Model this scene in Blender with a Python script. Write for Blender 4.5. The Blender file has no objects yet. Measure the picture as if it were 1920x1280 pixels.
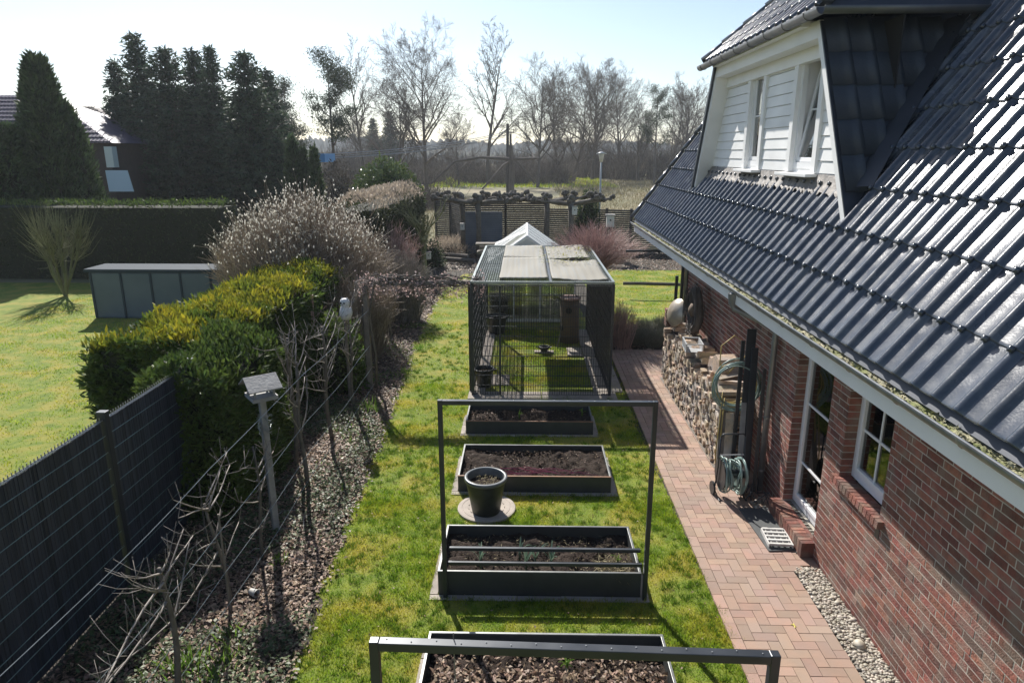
import bpy, math, random
import numpy as np
from mathutils import Vector, Matrix
C = bpy.context.scene
COL = C.collection
R = math.radians
# ------------------------------------------------------------------ camera, sky, sun
PITCH = math.atan(353/1280.); YAW = math.atan(26/(1280/math.cos(PITCH)))
cd = bpy.data.cameras.new('camera'); cam = bpy.data.objects.new('camera', cd); COL.objects.link(cam)
cam.location = (0, 0, 5.0); cam.rotation_euler = (R(90)-PITCH, 0, YAW)
cd.sensor_width = 36; cd.lens = 24; cd.clip_end = 3000; cd.clip_start = .05
C.camera = cam
SUN_EL, SUN_AZ = 40, -21          # azimuth measured from +Y towards +X
W = bpy.data.worlds.new('World'); C.world = W; W.use_nodes = True
wn = W.node_tree; bg = wn.nodes['Background']
sky = wn.nodes.new('ShaderNodeTexSky'); sky.sky_type = 'NISHITA'; sky.sun_disc = False
sky.sun_elevation = R(SUN_EL); sky.sun_rotation = R(SUN_AZ)
sky.air_density = .9; sky.dust_density = .55; sky.ozone_density = 1.0; sky.altitude = 30
wn.links.new(sky.outputs[0], bg.inputs[0]); bg.inputs[1].default_value = .088
sd = bpy.data.lights.new('sun', 'SUN'); sd.energy = 5.0; sd.angle = R(.53); sd.color = (1, .955, .89)
so = bpy.data.objects.new('sun', sd); COL.objects.link(so)
sdir = Vector((math.sin(R(SUN_AZ))*math.cos(R(SUN_EL)), math.cos(R(SUN_AZ))*math.cos(R(SUN_EL)), math.sin(R(SUN_EL))))
so.rotation_euler = sdir.to_track_quat('Z', 'Y').to_euler(); so.location = (0, 0, 30)
C.view_settings.view_transform = 'Standard'; C.view_settings.look = 'None'
C.view_settings.exposure = .62; C.view_settings.gamma = 1; C.view_settings.use_curve_mapping = False
C.render.engine = 'CYCLES'
C.cycles.max_bounces = 8; C.cycles.transparent_max_bounces = 24; C.cycles.volume_bounces = 1
rng = np.random.default_rng(7); rd = random.Random(11)

# ------------------------------------------------------------------ materials
def nn(t, k, **kw):
    n = t.nodes.new(k)
    for a, b in kw.items(): setattr(n, a, b)
    return n
MATS = {}
def M(name, c1, c2=None, rough=.6, scale=4., bump=0., bscale=60., rnd=0., hue=0., metal=0., spec=.5, coat=0., trans=0., c3=None, s3=1.2, det=4., stretch=None, rvar=0.):
    """noise between c1 and c2 (and c3 in larger patches), per-piece variation, fine relief"""
    m = bpy.data.materials.new(name); m.use_nodes = True; t = m.node_tree; L = t.links.new
    b = t.nodes['Principled BSDF']; out = t.nodes['Material Output']
    b.inputs['Roughness'].default_value = rough; b.inputs['Metallic'].default_value = metal
    b.inputs['Specular IOR Level'].default_value = spec; b.inputs['Coat Weight'].default_value = coat
    b.inputs['Coat Roughness'].default_value = .12
    geo = nn(t, 'ShaderNodeNewGeometry'); pos = geo.outputs['Position']
    if stretch:
        mp = nn(t, 'ShaderNodeMapping'); mp.inputs['Scale'].default_value = stretch; L(pos, mp.inputs['Vector']); pos = mp.outputs[0]
    def noise(s, d=4.):
        n = nn(t, 'ShaderNodeTexNoise'); n.inputs['Scale'].default_value = s; n.inputs['Detail'].default_value = d
        L(pos, n.inputs['Vector']); return n.outputs['Fac']
    def ramp(f, lo, hi):
        r = nn(t, 'ShaderNodeMapRange'); r.inputs[1].default_value = lo; r.inputs[2].default_value = hi; L(f, r.inputs[0]); return r.outputs[0]
    def mix(f, a, bb, typ='MIX'):
        x = nn(t, 'ShaderNodeMix', data_type='RGBA', blend_type=typ)
        for s, v in ((x.inputs[0], f), (x.inputs[6], a), (x.inputs[7], bb)):
            if hasattr(v, 'links') or hasattr(v, 'is_linked'): L(v, s)
            else: s.default_value = v if isinstance(v, (int, float)) else (*v, 1)
        return x.outputs[2]
    col = None
    if c2: col = mix(ramp(noise(scale, det), .3, .7), c1, c2)
    if c3: col = mix(ramp(noise(s3, 3), .45, .65), col if col else c1, c3)
    if rnd or hue:
        oi = nn(t, 'ShaderNodeObjectInfo'); ad = nn(t, 'ShaderNodeMath', operation='ADD'); fr = nn(t, 'ShaderNodeMath', operation='FRACT')
        L(oi.outputs['Random'], ad.inputs[0]); L(geo.outputs['Random Per Island'], ad.inputs[1]); L(ad.outputs[0], fr.inputs[0])
        h = nn(t, 'ShaderNodeHueSaturation')
        if col: L(col, h.inputs['Color'])
        else: h.inputs['Color'].default_value = (*c1, 1)
        v = nn(t, 'ShaderNodeMapRange'); v.inputs[3].default_value = 1-rnd; v.inputs[4].default_value = 1+rnd; L(fr.outputs[0], v.inputs[0]); L(v.outputs[0], h.inputs['Value'])
        f2 = nn(t, 'ShaderNodeMath', operation='MULTIPLY'); f2.inputs[1].default_value = 7.31; L(fr.outputs[0], f2.inputs[0])
        f3 = nn(t, 'ShaderNodeMath', operation='FRACT'); L(f2.outputs[0], f3.inputs[0])
        v = nn(t, 'ShaderNodeMapRange'); v.inputs[3].default_value = .5-hue; v.inputs[4].default_value = .5+hue; L(f3.outputs[0], v.inputs[0]); L(v.outputs[0], h.inputs['Hue'])
        col = h.outputs[0]
    if col: L(col, b.inputs['Base Color'])
    else: b.inputs['Base Color'].default_value = (*c1, 1)
    if rvar:
        v = nn(t, 'ShaderNodeMapRange'); v.inputs[1].default_value = .3; v.inputs[2].default_value = .7
        v.inputs[3].default_value = max(0, rough-rvar); v.inputs[4].default_value = rough+rvar; L(noise(scale*.7), v.inputs[0]); L(v.outputs[0], b.inputs['Roughness'])
    if bump:
        bp = nn(t, 'ShaderNodeBump'); bp.inputs['Strength'].default_value = bump; bp.inputs['Distance'].default_value = .02
        L(noise(bscale, 6), bp.inputs['Height']); L(bp.outputs[0], b.inputs['Normal'])
    if trans:
        tr = nn(t, 'ShaderNodeBsdfTranslucent'); ms = nn(t, 'ShaderNodeMixShader'); ms.inputs[0].default_value = trans
        if col: L(col, tr.inputs[0])
        else: tr.inputs[0].default_value = (*c1, 1)
        L(b.outputs[0], ms.inputs[1]); L(tr.outputs[0], ms.inputs[2]); L(ms.outputs[0], out.inputs[0])
    MATS[name] = m; return m

def glassmat(name, tint=(.8, .9, .9), mixf=.75, rough=.02):
    m = bpy.data.materials.new(name); m.use_nodes = True; t = m.node_tree; L = t.links.new
    t.nodes.remove(t.nodes['Principled BSDF']); out = t.nodes['Material Output']
    g = nn(t, 'ShaderNodeBsdfGlossy'); g.inputs['Roughness'].default_value = rough
    tr = nn(t, 'ShaderNodeBsdfTransparent'); tr.inputs[0].default_value = (*tint, 1)
    fr = nn(t, 'ShaderNodeFresnel'); fr.inputs[0].default_value = 1.5
    mm = nn(t, 'ShaderNodeMath', operation='MULTIPLY_ADD'); mm.inputs[1].default_value = 1.2; mm.inputs[2].default_value = 1-mixf-.2
    mm.use_clamp = True
    ms = nn(t, 'ShaderNodeMixShader'); L(fr.outputs[0], mm.inputs[0]); L(mm.outputs[0], ms.inputs[0])
    L(tr.outputs[0], ms.inputs[1]); L(g.outputs[0], ms.inputs[2]); L(ms.outputs[0], out.inputs[0]); return m

m_lawn = M('lawn_ground', (.10, .155, .012), (.20, .235, .025), rough=.95, scale=6, c3=(.27, .24, .04), s3=1.7, bump=.6, bscale=50)
m_grass = M('grass_blade', (.17, .30, .016), (.34, .42, .03), rough=.6, scale=6, c3=(.46, .43, .05), s3=1.7, rnd=.4, hue=.02, trans=.5, spec=.3)
m_tuft = M('dark_grass', (.09, .18, .015), (.12, .21, .02), rough=.5, scale=3, rnd=.3, trans=.45)
m_moss2 = M('thatch', (.30, .25, .10), (.22, .18, .08), rough=.8, scale=3, rnd=.3, trans=.3)
m_field = M('dry_field', (.23, .19, .11), (.13, .14, .06), rough=.95, scale=.12, c3=(.28, .23, .14), s3=.05, bump=.8, bscale=2)
m_drygrass = M('dry_grass', (.34, .27, .16), (.24, .22, .12), rough=.8, scale=.15, rnd=.3, trans=.3)
m_soil = M('soil', (.026, .019, .015), (.052, .038, .030), rough=.95, spec=.15, scale=14, bump=1, bscale=45)
m_bedsoil = M('garden_soil', (.035, .03, .02), (.065, .052, .038), rough=.9, scale=9, bump=1, bscale=40)
m_litter = M('leaf_litter', (.15, .10, .066), (.36, .25, .175), rough=.55, scale=3, rnd=.5, hue=.02, trans=.12, spec=.3)
m_ivy = M('ivy_leaf', (.05, .08, .03), (.12, .15, .06), rough=.5, scale=3, rnd=.4, trans=.2, spec=.35)
m_shoot = M('green_shoot', (.12, .24, .03), (.2, .3, .05), rough=.4, scale=3, rnd=.25, trans=.45)
m_leek = M('leek_leaf', (.12, .2, .13), (.2, .28, .2), rough=.4, scale=5, rnd=.2, trans=.3)
m_brick = M('brick', (.29, .105, .073), (.16, .068, .053), rough=.85, scale=14, rnd=.38, hue=.009, bump=.7, bscale=70, c3=(.22, .15, .118), s3=5)
m_mortar = M('mortar', (.56, .52, .45), (.44, .41, .35), rough=.95, scale=20, bump=.5, bscale=120)
m_paver = M('paver', (.385, .25, .185), (.33, .235, .18), rough=.85, scale=7, rnd=.16, hue=.01, bump=.35, bscale=110, c3=(.345, .25, .20), s3=2)
m_joint = M('paver_joint', (.10, .085, .06), (.16, .14, .10), rough=.95, scale=20)
m_pebble = M('pebble', (.30, .26, .2), (.42, .38, .32), rough=.6, scale=12, rnd=.45, hue=.02)
m_conc = M('concrete', (.44, .385, .33), (.33, .29, .25), rough=.9, scale=6, rnd=.15, bump=.5, bscale=90)
m_tile = M('roof_tile', (.035, .044, .060), (.055, .064, .080), rough=.23, scale=9, rnd=.2, spec=.7, coat=.3, rvar=.08, bump=.07, bscale=60, c3=(.085, .092, .10), s3=5)
m_tile_side = M('cheek_tile', (.028, .036, .050), (.04, .05, .062), rough=.42, scale=5, rnd=.15, spec=.5, bump=.2, bscale=30)
m_lead = M('lead_flashing', (.14, .13, .12), (.24, .22, .2), rough=.6, scale=6, metal=.2, bump=1, bscale=9)
m_valley = M('valley_metal', (.035, .042, .055), (.05, .056, .07), rough=.5, scale=4, metal=.2)
m_moss = M('gutter_debris', (.46, .42, .30), (.30, .29, .17), rough=.95, scale=12, bump=1, bscale=30, c3=(.2, .22, .08), s3=6)
m_gutter = M('zinc', (.30, .31, .32), (.20, .21, .22), rough=.45, scale=5, metal=.55, rvar=.1)
m_gdark = M('dormer_gutter_zinc', (.12, .13, .14), (.18, .18, .18), rough=.45, scale=4, metal=.5)
m_white = M('white_board', (.84, .84, .83), (.76, .76, .75), rough=.45, scale=2, rvar=.1, bump=.05, bscale=30)
m_pvc = M('white_pvc', (.8, .8, .8), (.72, .73, .74), rough=.3, scale=3)
m_curtain = M('curtain', (.78, .77, .74), rough=.9, trans=.3)
m_dark = M('dark_interior', (.02, .02, .022), rough=.9)
m_anth = M('anthracite_metal', (.032, .037, .044), (.048, .054, .062), rough=.36, scale=5, metal=.3, rvar=.08)
m_rimalu = M('weathered_rim', (.22, .23, .22), (.15, .15, .145), rough=.4, scale=9, metal=.5)
m_bedpanel = M('bed_panel', (.04, .043, .042), (.055, .058, .055), rough=.5, scale=6, rvar=.1, bump=.1, bscale=50)
m_orange = M('rusty_rim', (.32, .15, .07), (.2, .11, .06), rough=.6, scale=10)
m_strip = M('privacy_strip', (.034, .040, .056), (.042, .05, .068), rough=.42, scale=4, rnd=.4)
m_wire = M('fence_wire', (.12, .2, .2), (.2, .3, .3), rough=.35, scale=8, metal=.3)
m_wiretop = M('bright_wire', (.3, .31, .32), rough=.3, metal=.6)
m_galv = M('galvanised_wire', (.30, .33, .32), (.2, .23, .22), rough=.4, scale=10, metal=.5)
m_bark = M('bark', (.10, .085, .07), (.17, .15, .125), rough=.9, scale=9, bump=.8, bscale=30, rnd=.1)
m_barkpale = M('pale_bark', (.17, .145, .12), (.36, .32, .28), rough=.7, scale=12, rnd=.2)
m_barkfar = M('far_bark', (.11, .09, .075), (.15, .125, .105), rough=.9, scale=1.5, rnd=.15)
m_twigred = M('red_twig', (.46, .31, .29), (.62, .47, .44), rough=.5, scale=3, rnd=.35, trans=.4)
m_twigtan = M('tan_twig', (.50, .42, .33), (.33, .26, .20), rough=.6, scale=2, rnd=.35, trans=.3)
m_willow = M('olive_twig', (.11, .12, .05), (.17, .165, .08), rough=.7, scale=2, rnd=.3)
m_brush = M('brushwood', (.065, .052, .042), (.19, .155, .12), rough=.9, scale=.35, rnd=.5)
m_catkin = M('catkin', (.84, .81, .73), (.66, .63, .54), rough=.8, scale=8, rnd=.15, trans=.4)
m_spruce = M('spruce_needle', (.035, .06, .038), (.07, .10, .05), rough=.65, scale=.9, rnd=.55, hue=.02, trans=.25)
m_thuja = M('thuja_needle', (.045, .075, .03), (.075, .11, .04), rough=.65, scale=1.2, rnd=.55, trans=.25)
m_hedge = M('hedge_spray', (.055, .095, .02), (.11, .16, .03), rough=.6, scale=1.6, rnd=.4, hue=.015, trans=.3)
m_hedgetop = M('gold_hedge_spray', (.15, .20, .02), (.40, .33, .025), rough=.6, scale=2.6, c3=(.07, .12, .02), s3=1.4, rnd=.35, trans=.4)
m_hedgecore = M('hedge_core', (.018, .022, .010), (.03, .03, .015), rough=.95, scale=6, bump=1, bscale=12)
m_bghedge = M('far_hedge_spray', (.035, .045, .018), (.06, .07, .028), rough=.8, scale=.9, rnd=.35, trans=.2)
m_laurel = M('laurel_leaf', (.09, .13, .045), (.14, .18, .06), rough=.25, scale=3, rnd=.35, trans=.15, spec=.7)
m_pine = M('pine_needle', (.04, .06, .03), (.06, .08, .035), rough=.7, scale=.8, rnd=.35, trans=.15)
m_lav = M('lavender_grey', (.17, .18, .14), (.24, .24, .19), rough=.8, scale=3, rnd=.3)
m_log = M('split_log', (.55, .42, .28), (.32, .25, .19), rough=.85, scale=14, rnd=.42, hue=.02, bump=.5, bscale=50, c3=(.45, .40, .35), s3=3)
m_wood = M('weathered_wood', (.22, .19, .16), (.14, .12, .10), rough=.85, scale=8, rnd=.15, bump=.5, bscale=25)
m_woodgrey = M('grey_wood', (.36, .35, .33), (.26, .25, .24), rough=.7, scale=8, rnd=.1, bump=.3, bscale=30)
m_slat = M('fence_slat', (.055, .05, .05), (.032, .03, .032), rough=.7, scale=3, rnd=.15)
m_postdark = M('fence_post_wood', (.06, .052, .048), (.09, .08, .072), rough=.85, scale=5, rnd=.1)
m_bluegrey = M('blue_grey_panel', (.12, .14, .18), (.09, .11, .145), rough=.6, scale=2)
m_hose = M('green_hose', (.20, .30, .27), (.28, .37, .34), rough=.35, scale=10, rnd=.15)
m_hosey = M('yellow_hose', (.50, .38, .12), (.4, .3, .1), rough=.4, scale=10)
m_blackpl = M('black_plastic', (.025, .027, .028), (.035, .037, .04), rough=.4, scale=5)
m_pot = M('glazed_pot', (.018, .021, .019), (.032, .036, .033), rough=.5, scale=12, rvar=.08)
m_potrim = M('pot_rim', (.17, .18, .18), (.11, .12, .12), rough=.35, scale=12)
m_rubber = M('rubber_mat', (.07, .075, .075), (.09, .095, .095), rough=.8, scale=12)
m_boxw = M('dirty_white', (.66, .65, .62), (.5, .49, .46), rough=.6, scale=15)
m_barrel = M('brown_barrel', (.13, .09, .06), (.17, .12, .08), rough=.8, scale=9)
m_reed = M('reed_mat', (.27, .245, .195), (.22, .21, .175), rough=.8, scale=14, stretch=(40, 1, 1), c3=(.24, .24, .22), s3=.6)
m_poly = M('polycarbonate', (.86, .87, .85), (.78, .79, .77), rough=.35, scale=3, trans=.45)
m_owl = M('white_ceramic', (.75, .74, .72), (.55, .53, .52), rough=.5, scale=25, bump=.4, bscale=60)
m_silver = M('silver_plastic', (.55, .47, .36), (.4, .34, .27), rough=.3, scale=6, metal=.3)
m_rooffar = M('violet_roof_tile', (.05, .042, .08), (.08, .065, .11), rough=.5, scale=3, rnd=.25, spec=.3)
m_roofbrown = M('brown_roof_tile', (.14, .11, .10), (.17, .14, .12), rough=.8, scale=3, rnd=.2)
m_wallbrown = M('brown_house_wall', (.06, .045, .04), (.08, .058, .05), rough=.85, scale=4)
m_panelgl = M('pale_glass_panel', (.5, .6, .6), rough=.15, coat=.4)
m_pool = M('pool_wall', (.07, .10, .13), (.10, .13, .16), rough=.5, scale=1.2)
m_poolrim = M('pool_rim', (.04, .055, .07), rough=.8, spec=.2)
m_redstem = M('magenta_stem', (.50, .12, .18), (.38, .09, .13), rough=.5, scale=8, rnd=.3)
m_lamp = M('lamp_grey', (.45, .46, .46), (.38, .39, .4), rough=.4, scale=3)
m_terra = M('pale_pot', (.55, .53, .48), rough=.7)
m_blue = M('blue_tarp', (.08, .25, .55), (.1, .3, .6), rough=.5, scale=1)
m_farwood = M('distant_foliage', (.07, .075, .06), (.10, .10, .08), rough=1, scale=.05)
m_chalk = M('chalk_mark', (.7, .62, .15), rough=.9)
m_glass = glassmat('window_glass', (.55, .6, .6), .72)
m_glass2 = glassmat('curtained_glass', (.85, .9, .9), .6)
m_glasspv = glassmat('greenhouse_glass', (.8, .84, .82), .6, .12)

# ------------------------------------------------------------------ mesh helpers
def link(o, parent=None):
    COL.objects.link(o)
    if parent: o.parent = parent
    return o
def tag(o, label=None, cat=None, group=None, kind=None):
    if label: o['label'] = label
    if cat: o['category'] = cat
    if group: o['group'] = group
    if kind: o['kind'] = kind
    return o
def empty(name, loc=(0, 0, 0), rz=0, label=None, cat=None, group=None):
    o = bpy.data.objects.new(name, None); o.location = loc; o.rotation_euler = (0, 0, rz); o.empty_display_size = .1
    link(o); return tag(o, label, cat, group)
class MB:
    def __init__(s): s.v = []; s.f = []
    def box(s, x0, x1, y0, y1, z0, z1):
        n = len(s.v); s.v += [(x, y, z) for z in (z0, z1) for y in (y0, y1) for x in (x0, x1)]
        s.f += [tuple(n+i for i in q) for q in ((0, 2, 3, 1), (4, 5, 7, 6), (0, 1, 5, 4), (2, 6, 7, 3), (0, 4, 6, 2), (1, 3, 7, 5))]; return s
    def bar(s, a, b, w, h, up=(0, 0, 1)):
        a = Vector(a); b = Vector(b); d = (b-a).normalized(); u = Vector(up)
        if abs(d.dot(u)) > .98: u = Vector((0, 1, 0))
        sx = d.cross(u).normalized(); sz = sx.cross(d).normalized(); n = len(s.v)
        for p in (a, b):
            for i, j in ((-1, -1), (1, -1), (1, 1), (-1, 1)): s.v.append(tuple(p+sx*i*w/2+sz*j*h/2))
        s.f += [tuple(n+i for i in q) for q in ((3, 2, 1, 0), (4, 5, 6, 7), (0, 1, 5, 4), (1, 2, 6, 5), (2, 3, 7, 6), (3, 0, 4, 7))]; return s
    def tube(s, pts, r, k=8, closed=False):
        pts = [Vector(p) for p in pts]; m = len(pts); rr = r if isinstance(r, (list, tuple)) else [r]*m
        n0 = len(s.v); prev = None
        for i, p in enumerate(pts):
            a = pts[(i-1) % m] if (closed or i > 0) else p; b = pts[(i+1) % m] if (closed or i < m-1) else p
            d = (b-a)
            d = d.normalized() if d.length > 1e-9 else Vector((0, 0, 1))
            if prev is None:
                u = Vector((0, 0, 1)) if abs(d.z) < .9 else Vector((1, 0, 0)); prev = d.cross(u).normalized()
            prev = (prev-d*prev.dot(d)); prev = prev.normalized() if prev.length > 1e-6 else d.orthogonal().normalized()
            q = d.cross(prev)
            for j in range(k):
                t = 2*math.pi*j/k; s.v.append(tuple(p+(prev*math.cos(t)+q*math.sin(t))*rr[i]))
        for i in range(m if closed else m-1):
            for j in range(k):
                a = n0+i*k; b = n0+((i+1) % m)*k; s.f.append((a+j, a+(j+1) % k, b+(j+1) % k, b+j))
        if not closed:
            s.f.append(tuple(n0+j for j in range(k))[::-1]); s.f.append(tuple(n0+(m-1)*k+j for j in range(k)))
        return s
    def lathe(s, prof, k=24, c=(0, 0, 0), cap=True, sx=1, sy=1):
        n0 = len(s.v)
        for r, z in prof:
            for j in range(k):
                t = 2*math.pi*j/k; s.v.append((c[0]+r*math.cos(t)*sx, c[1]+r*math.sin(t)*sy, c[2]+z))
        for i in range(len(prof)-1):
            for j in range(k):
                a = n0+i*k; s.f.append((a+j, a+(j+1) % k, a+k+(j+1) % k, a+k+j))
        if cap:
            s.f.append(tuple(n0+j for j in range(k))[::-1]); s.f.append(tuple(n0+(len(prof)-1)*k+j for j in range(k)))
        return s
    def quad(s, *p):
        n = len(s.v); s.v += [tuple(q) for q in p]; s.f.append(tuple(range(n, n+len(p)))); return s
    def prism(s, poly, ax, t):
        """polygon (list of 3-D points) extruded by vector t"""
        n = len(s.v); k = len(poly); t = Vector(t)
        s.v += [tuple(p) for p in poly]+[tuple(Vector(p)+t) for p in poly]
        s.f.append(tuple(range(n, n+k))[::-1]); s.f.append(tuple(range(n+k, n+2*k)))
        for i in range(k): j = (i+1) % k; s.f.append((n+i, n+j, n+k+j, n+k+i))
        return s
    def mesh(s, name, mat, smooth=False):
        me = bpy.data.meshes.new(name); me.from_pydata(s.v, [], s.f); me.materials.append(mat)
        if smooth: me.shade_smooth()
        return me
    def build(s, name, mat, parent=None, smooth=False, bevel=0, loc=None):
        o = bpy.data.objects.new(name, s.mesh(name, mat, smooth)); link(o, parent)
        if loc is not None: o.location = loc
        if bevel:
            b = o.modifiers.new('bevel', 'BEVEL'); b.width = bevel; b.segments = 2; b.limit_method = 'ANGLE'
        return o
def fixn(o):
    import bmesh
    bm = bmesh.new(); bm.from_mesh(o.data); bmesh.ops.recalc_face_normals(bm, faces=bm.faces); bm.to_mesh(o.data); bm.free(); return o
def inst(name, me, parent=None, loc=(0, 0, 0), rot=(0, 0, 0), sc=(1, 1, 1)):
    o = bpy.data.objects.new(name, me); o.location = loc; o.rotation_euler = rot; o.scale = sc; return link(o, parent)
def npmesh(name, V, F, mat, smooth=False):
    V = np.ascontiguousarray(V, dtype=np.float32).reshape(-1, 3); F = np.ascontiguousarray(F, dtype=np.int32)
    k = F.shape[1]; me = bpy.data.meshes.new(name)
    me.vertices.add(len(V)); me.vertices.foreach_set('co', V.ravel())
    me.loops.add(F.size); me.loops.foreach_set('vertex_index', F.ravel())
    me.polygons.add(len(F)); me.polygons.foreach_set('loop_start', np.arange(0, F.size, k, dtype=np.int32))
    me.polygons.foreach_set('loop_total', np.full(len(F), k, dtype=np.int32))
    me.update(calc_edges=True); me.materials.append(mat)
    if smooth: me.shade_smooth()
    return me
def npobj(name, V, F, mat, parent=None, smooth=False): return link(bpy.data.objects.new(name, npmesh(name, V, F, mat, smooth)), parent)
def unit(a): return a/np.maximum(np.linalg.norm(a, axis=-1, keepdims=True), 1e-9)
def leafV(P, D, N, ln, wd, fold=0.):
    """leaf-like quads (kite) at P pointing along D with normal N"""
    D = unit(D); S = unit(np.cross(D, N)); N2 = np.cross(S, D); n = len(P)
    ln = np.broadcast_to(ln, n)[:, None]; wd = np.broadcast_to(wd, n)[:, None]
    V = np.stack([P, P+D*ln*.45+S*wd/2+N2*wd*fold, P+D*ln, P+D*ln*.45-S*wd/2+N2*wd*fold], 1).reshape(-1, 3)
    return V, np.arange(4*n).reshape(n, 4)
def bladeV(P, D, N, ln, wd):
    D = unit(D); S = unit(np.cross(D, N)); n = len(P); ln = np.broadcast_to(ln, n)[:, None]; wd = np.broadcast_to(wd, n)[:, None]
    V = np.stack([P-S*wd/2, P+S*wd/2, P+D*ln], 1).reshape(-1, 3); return V, np.arange(3*n).reshape(n, 3)
def segV(S, k=3):
    """segments array rows (x0,y0,z0,x1,y1,z1,r0,r1) -> open prisms"""
    S = np.asarray(S, dtype=float); a = S[:, :3]; b = S[:, 3:6]; d = unit(b-a); n = len(S)
    h = np.where(np.abs(d[:, 2:3]) < .9, np.array([[0, 0, 1.]]), np.array([[1., 0, 0]])); u = unit(np.cross(d, h)); w = np.cross(d, u)
    V = np.zeros((n, 2, k, 3))
    for j in range(k):
        t = 2*math.pi*j/k; q = u*math.cos(t)+w*math.sin(t); V[:, 0, j] = a+q*S[:, 6:7]; V[:, 1, j] = b+q*S[:, 7:8]
    base = np.arange(n)[:, None]*2*k
    F = np.stack([np.stack([base[:, 0]+j, base[:, 0]+(j+1) % k, base[:, 0]+k+(j+1) % k, base[:, 0]+k+j], 1) for j in range(k)], 1).reshape(-1, 4)
    return V.reshape(-1, 3), F
def segobj(name, S, mat, parent=None, k=3, smooth=False):
    V, F = segV(S, k); return npobj(name, V, F, mat, parent, smooth)
def rdir(n, r=None):
    r = r or rng; return unit(r.normal(size=(n, 3)))
def inpoly(P, poly):
    x, y = P[:, 0], P[:, 1]; c = np.zeros(len(P), bool); q = np.array(poly); m = len(q)
    for i in range(m):
        x0, y0 = q[i]; x1, y1 = q[(i+1) % m]
        if y0 == y1: continue
        c ^= ((y0 > y) != (y1 > y)) & (x < (x1-x0)*(y-y0)/(y1-y0)+x0)
    return c

# ------------------------------------------------------------------ ground sheets
def sheet(name, poly, z, mat, kind='structure', sub=0):
    m = MB(); m.v = [(x, y, z) for x, y in poly]; m.f = [tuple(range(len(poly)))]
    return tag(fixn(m.build(name, mat)), kind=kind)
def field_z(y): return 0.
sheet('ground', [(-900, -60), (900, -60), (900, 1600), (-900, 1600)], -.012, m_field)
sheet('garden_ground', [(-4.765, -3), (9, -3), (9, 36.2), (-9, 36.2), (-9, 17), (-4.765, 10)], -.004, m_bedsoil)
LAWN = [(-2.2, -1), (-2.25, 5.5), (-2.35, 6.56), (-2.49, 8.5), (-2.56, 10.6), (-2.73, 13.8), (-3.0, 18), (-3.17, 25.5), (-2.6, 29), (1.5, 29), (1.9, 20.6),
        (2.05, 17.5), (2.14, 13), (2.12, 11.5), (2.22, 7), (2.28, 5.9), (2.3, -1)]
def rag(poly, a, step=.12):
    o = []; q = random.Random(2)
    for i in range(len(poly)):
        (x0, y0), (x1, y1) = poly[i], poly[(i+1) % len(poly)]; L = math.hypot(x1-x0, y1-y0); n = max(1, int(L/step))
        for k in range(n):
            u = k/n; w = a*(math.sin((y0+(y1-y0)*u)*4.1)*.5+math.sin((y0+(y1-y0)*u)*9.7)*.35+q.uniform(-.5, .5)); w *= 1 if x0 < 0 else .25
            o.append((x0+(x1-x0)*u+w, y0+(y1-y0)*u))
    return o
LAWN = rag(LAWN, .11)
sheet('lawn', LAWN, .002, m_lawn)
LAWN2 = [(2.6, 20.2), (9, 19.9), (9, 30), (2.2, 30.2)]
sheet('back_lawn', LAWN2, .002, m_lawn)
LAWN3 = [(-40, -2), (-4.77, -2), (-4.77, 9), (-6.6, 10), (-7.3, 18.6), (-7.8, 26.6), (-40, 26.6)]
sheet('neighbour_lawn', LAWN3, .002, m_lawn)
PATH = [(2.2, -1), (2.16, 5.9), (2.14, 11.5), (2.16, 13.6), (2.2, 17.4), (3.75, 17.4), (3.62, 7.55), (3.3, 7.5), (3.3, -1)]
path = sheet('path', [(2.2, -1), (2.2, 17.4), (3.7, 17.4), (3.7, 7.55), (3.34, 7.55), (3.34, -1)], .004, m_joint)

# ------------------------------------------------------------------ pavers (herringbone 90 degrees, border course)
def pavers():
    L, Wd, g, h = .252, .126, .007, .028
    me = MB().box(g/2-L/2, L/2-g/2, -Wd/2+g/2, Wd/2-g/2, 0, h).mesh('paver', m_paver)
    P = []
    y = -.6
    while y < 17.3:                                  # border course along the lawn
        P.append((2.262, y+L/2, math.pi/2)); y += L
    x0 = 2.2+.126
    for i in range(-2, 13):
        for j in range(-6, 140):
            q = (i-j) % 4
            if q == 0: cx, cy, r = x0+(i+1)*Wd, (j+.5)*Wd, 0.
            elif q == 2: cx, cy, r = x0+(i+.5)*Wd, j*Wd, math.pi/2
            else: continue
            hx = L/2 if r == 0 else Wd/2
            if cy < -.6 or cy > 17.3: continue
            xr = 3.34 if cy < 7.45 else 3.68
            a = max(cx-hx, x0); b = min(cx+hx, xr)
            if b-a < .035: continue
            P.append(((a+b)/2, cy, r, (b-a)/(2*hx)))
    P = [p for p in P if p[1] > -.5]
    P.sort(key=lambda p: abs(p[1]-4.8) if p[1] > 4.8 else 50-p[1])
    far = MB()
    for n, p in enumerate(P):
        x, y, r = p[:3]; s = p[3] if len(p) > 3 else 1
        dz = rd.uniform(0, .004); a = r+rd.uniform(-.008, .008)
        if n < 300 and y > 4.8:
            o = inst('paver', me, path, (x, y, dz), (rd.uniform(-.004, .004), rd.uniform(-.004, .004), a), (s, 1, 1) if r == 0 else (1, s, 1))
        else:
            hx = (L if r == 0 else Wd)/2*s-g/2; hy = (Wd if r == 0 else L)/2-g/2
            far.box(x-hx, x+hx, y-hy, y+hy, 0, h+dz)
    tag(far.build('far_pavers', m_paver, path), kind='stuff')
pavers()

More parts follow.
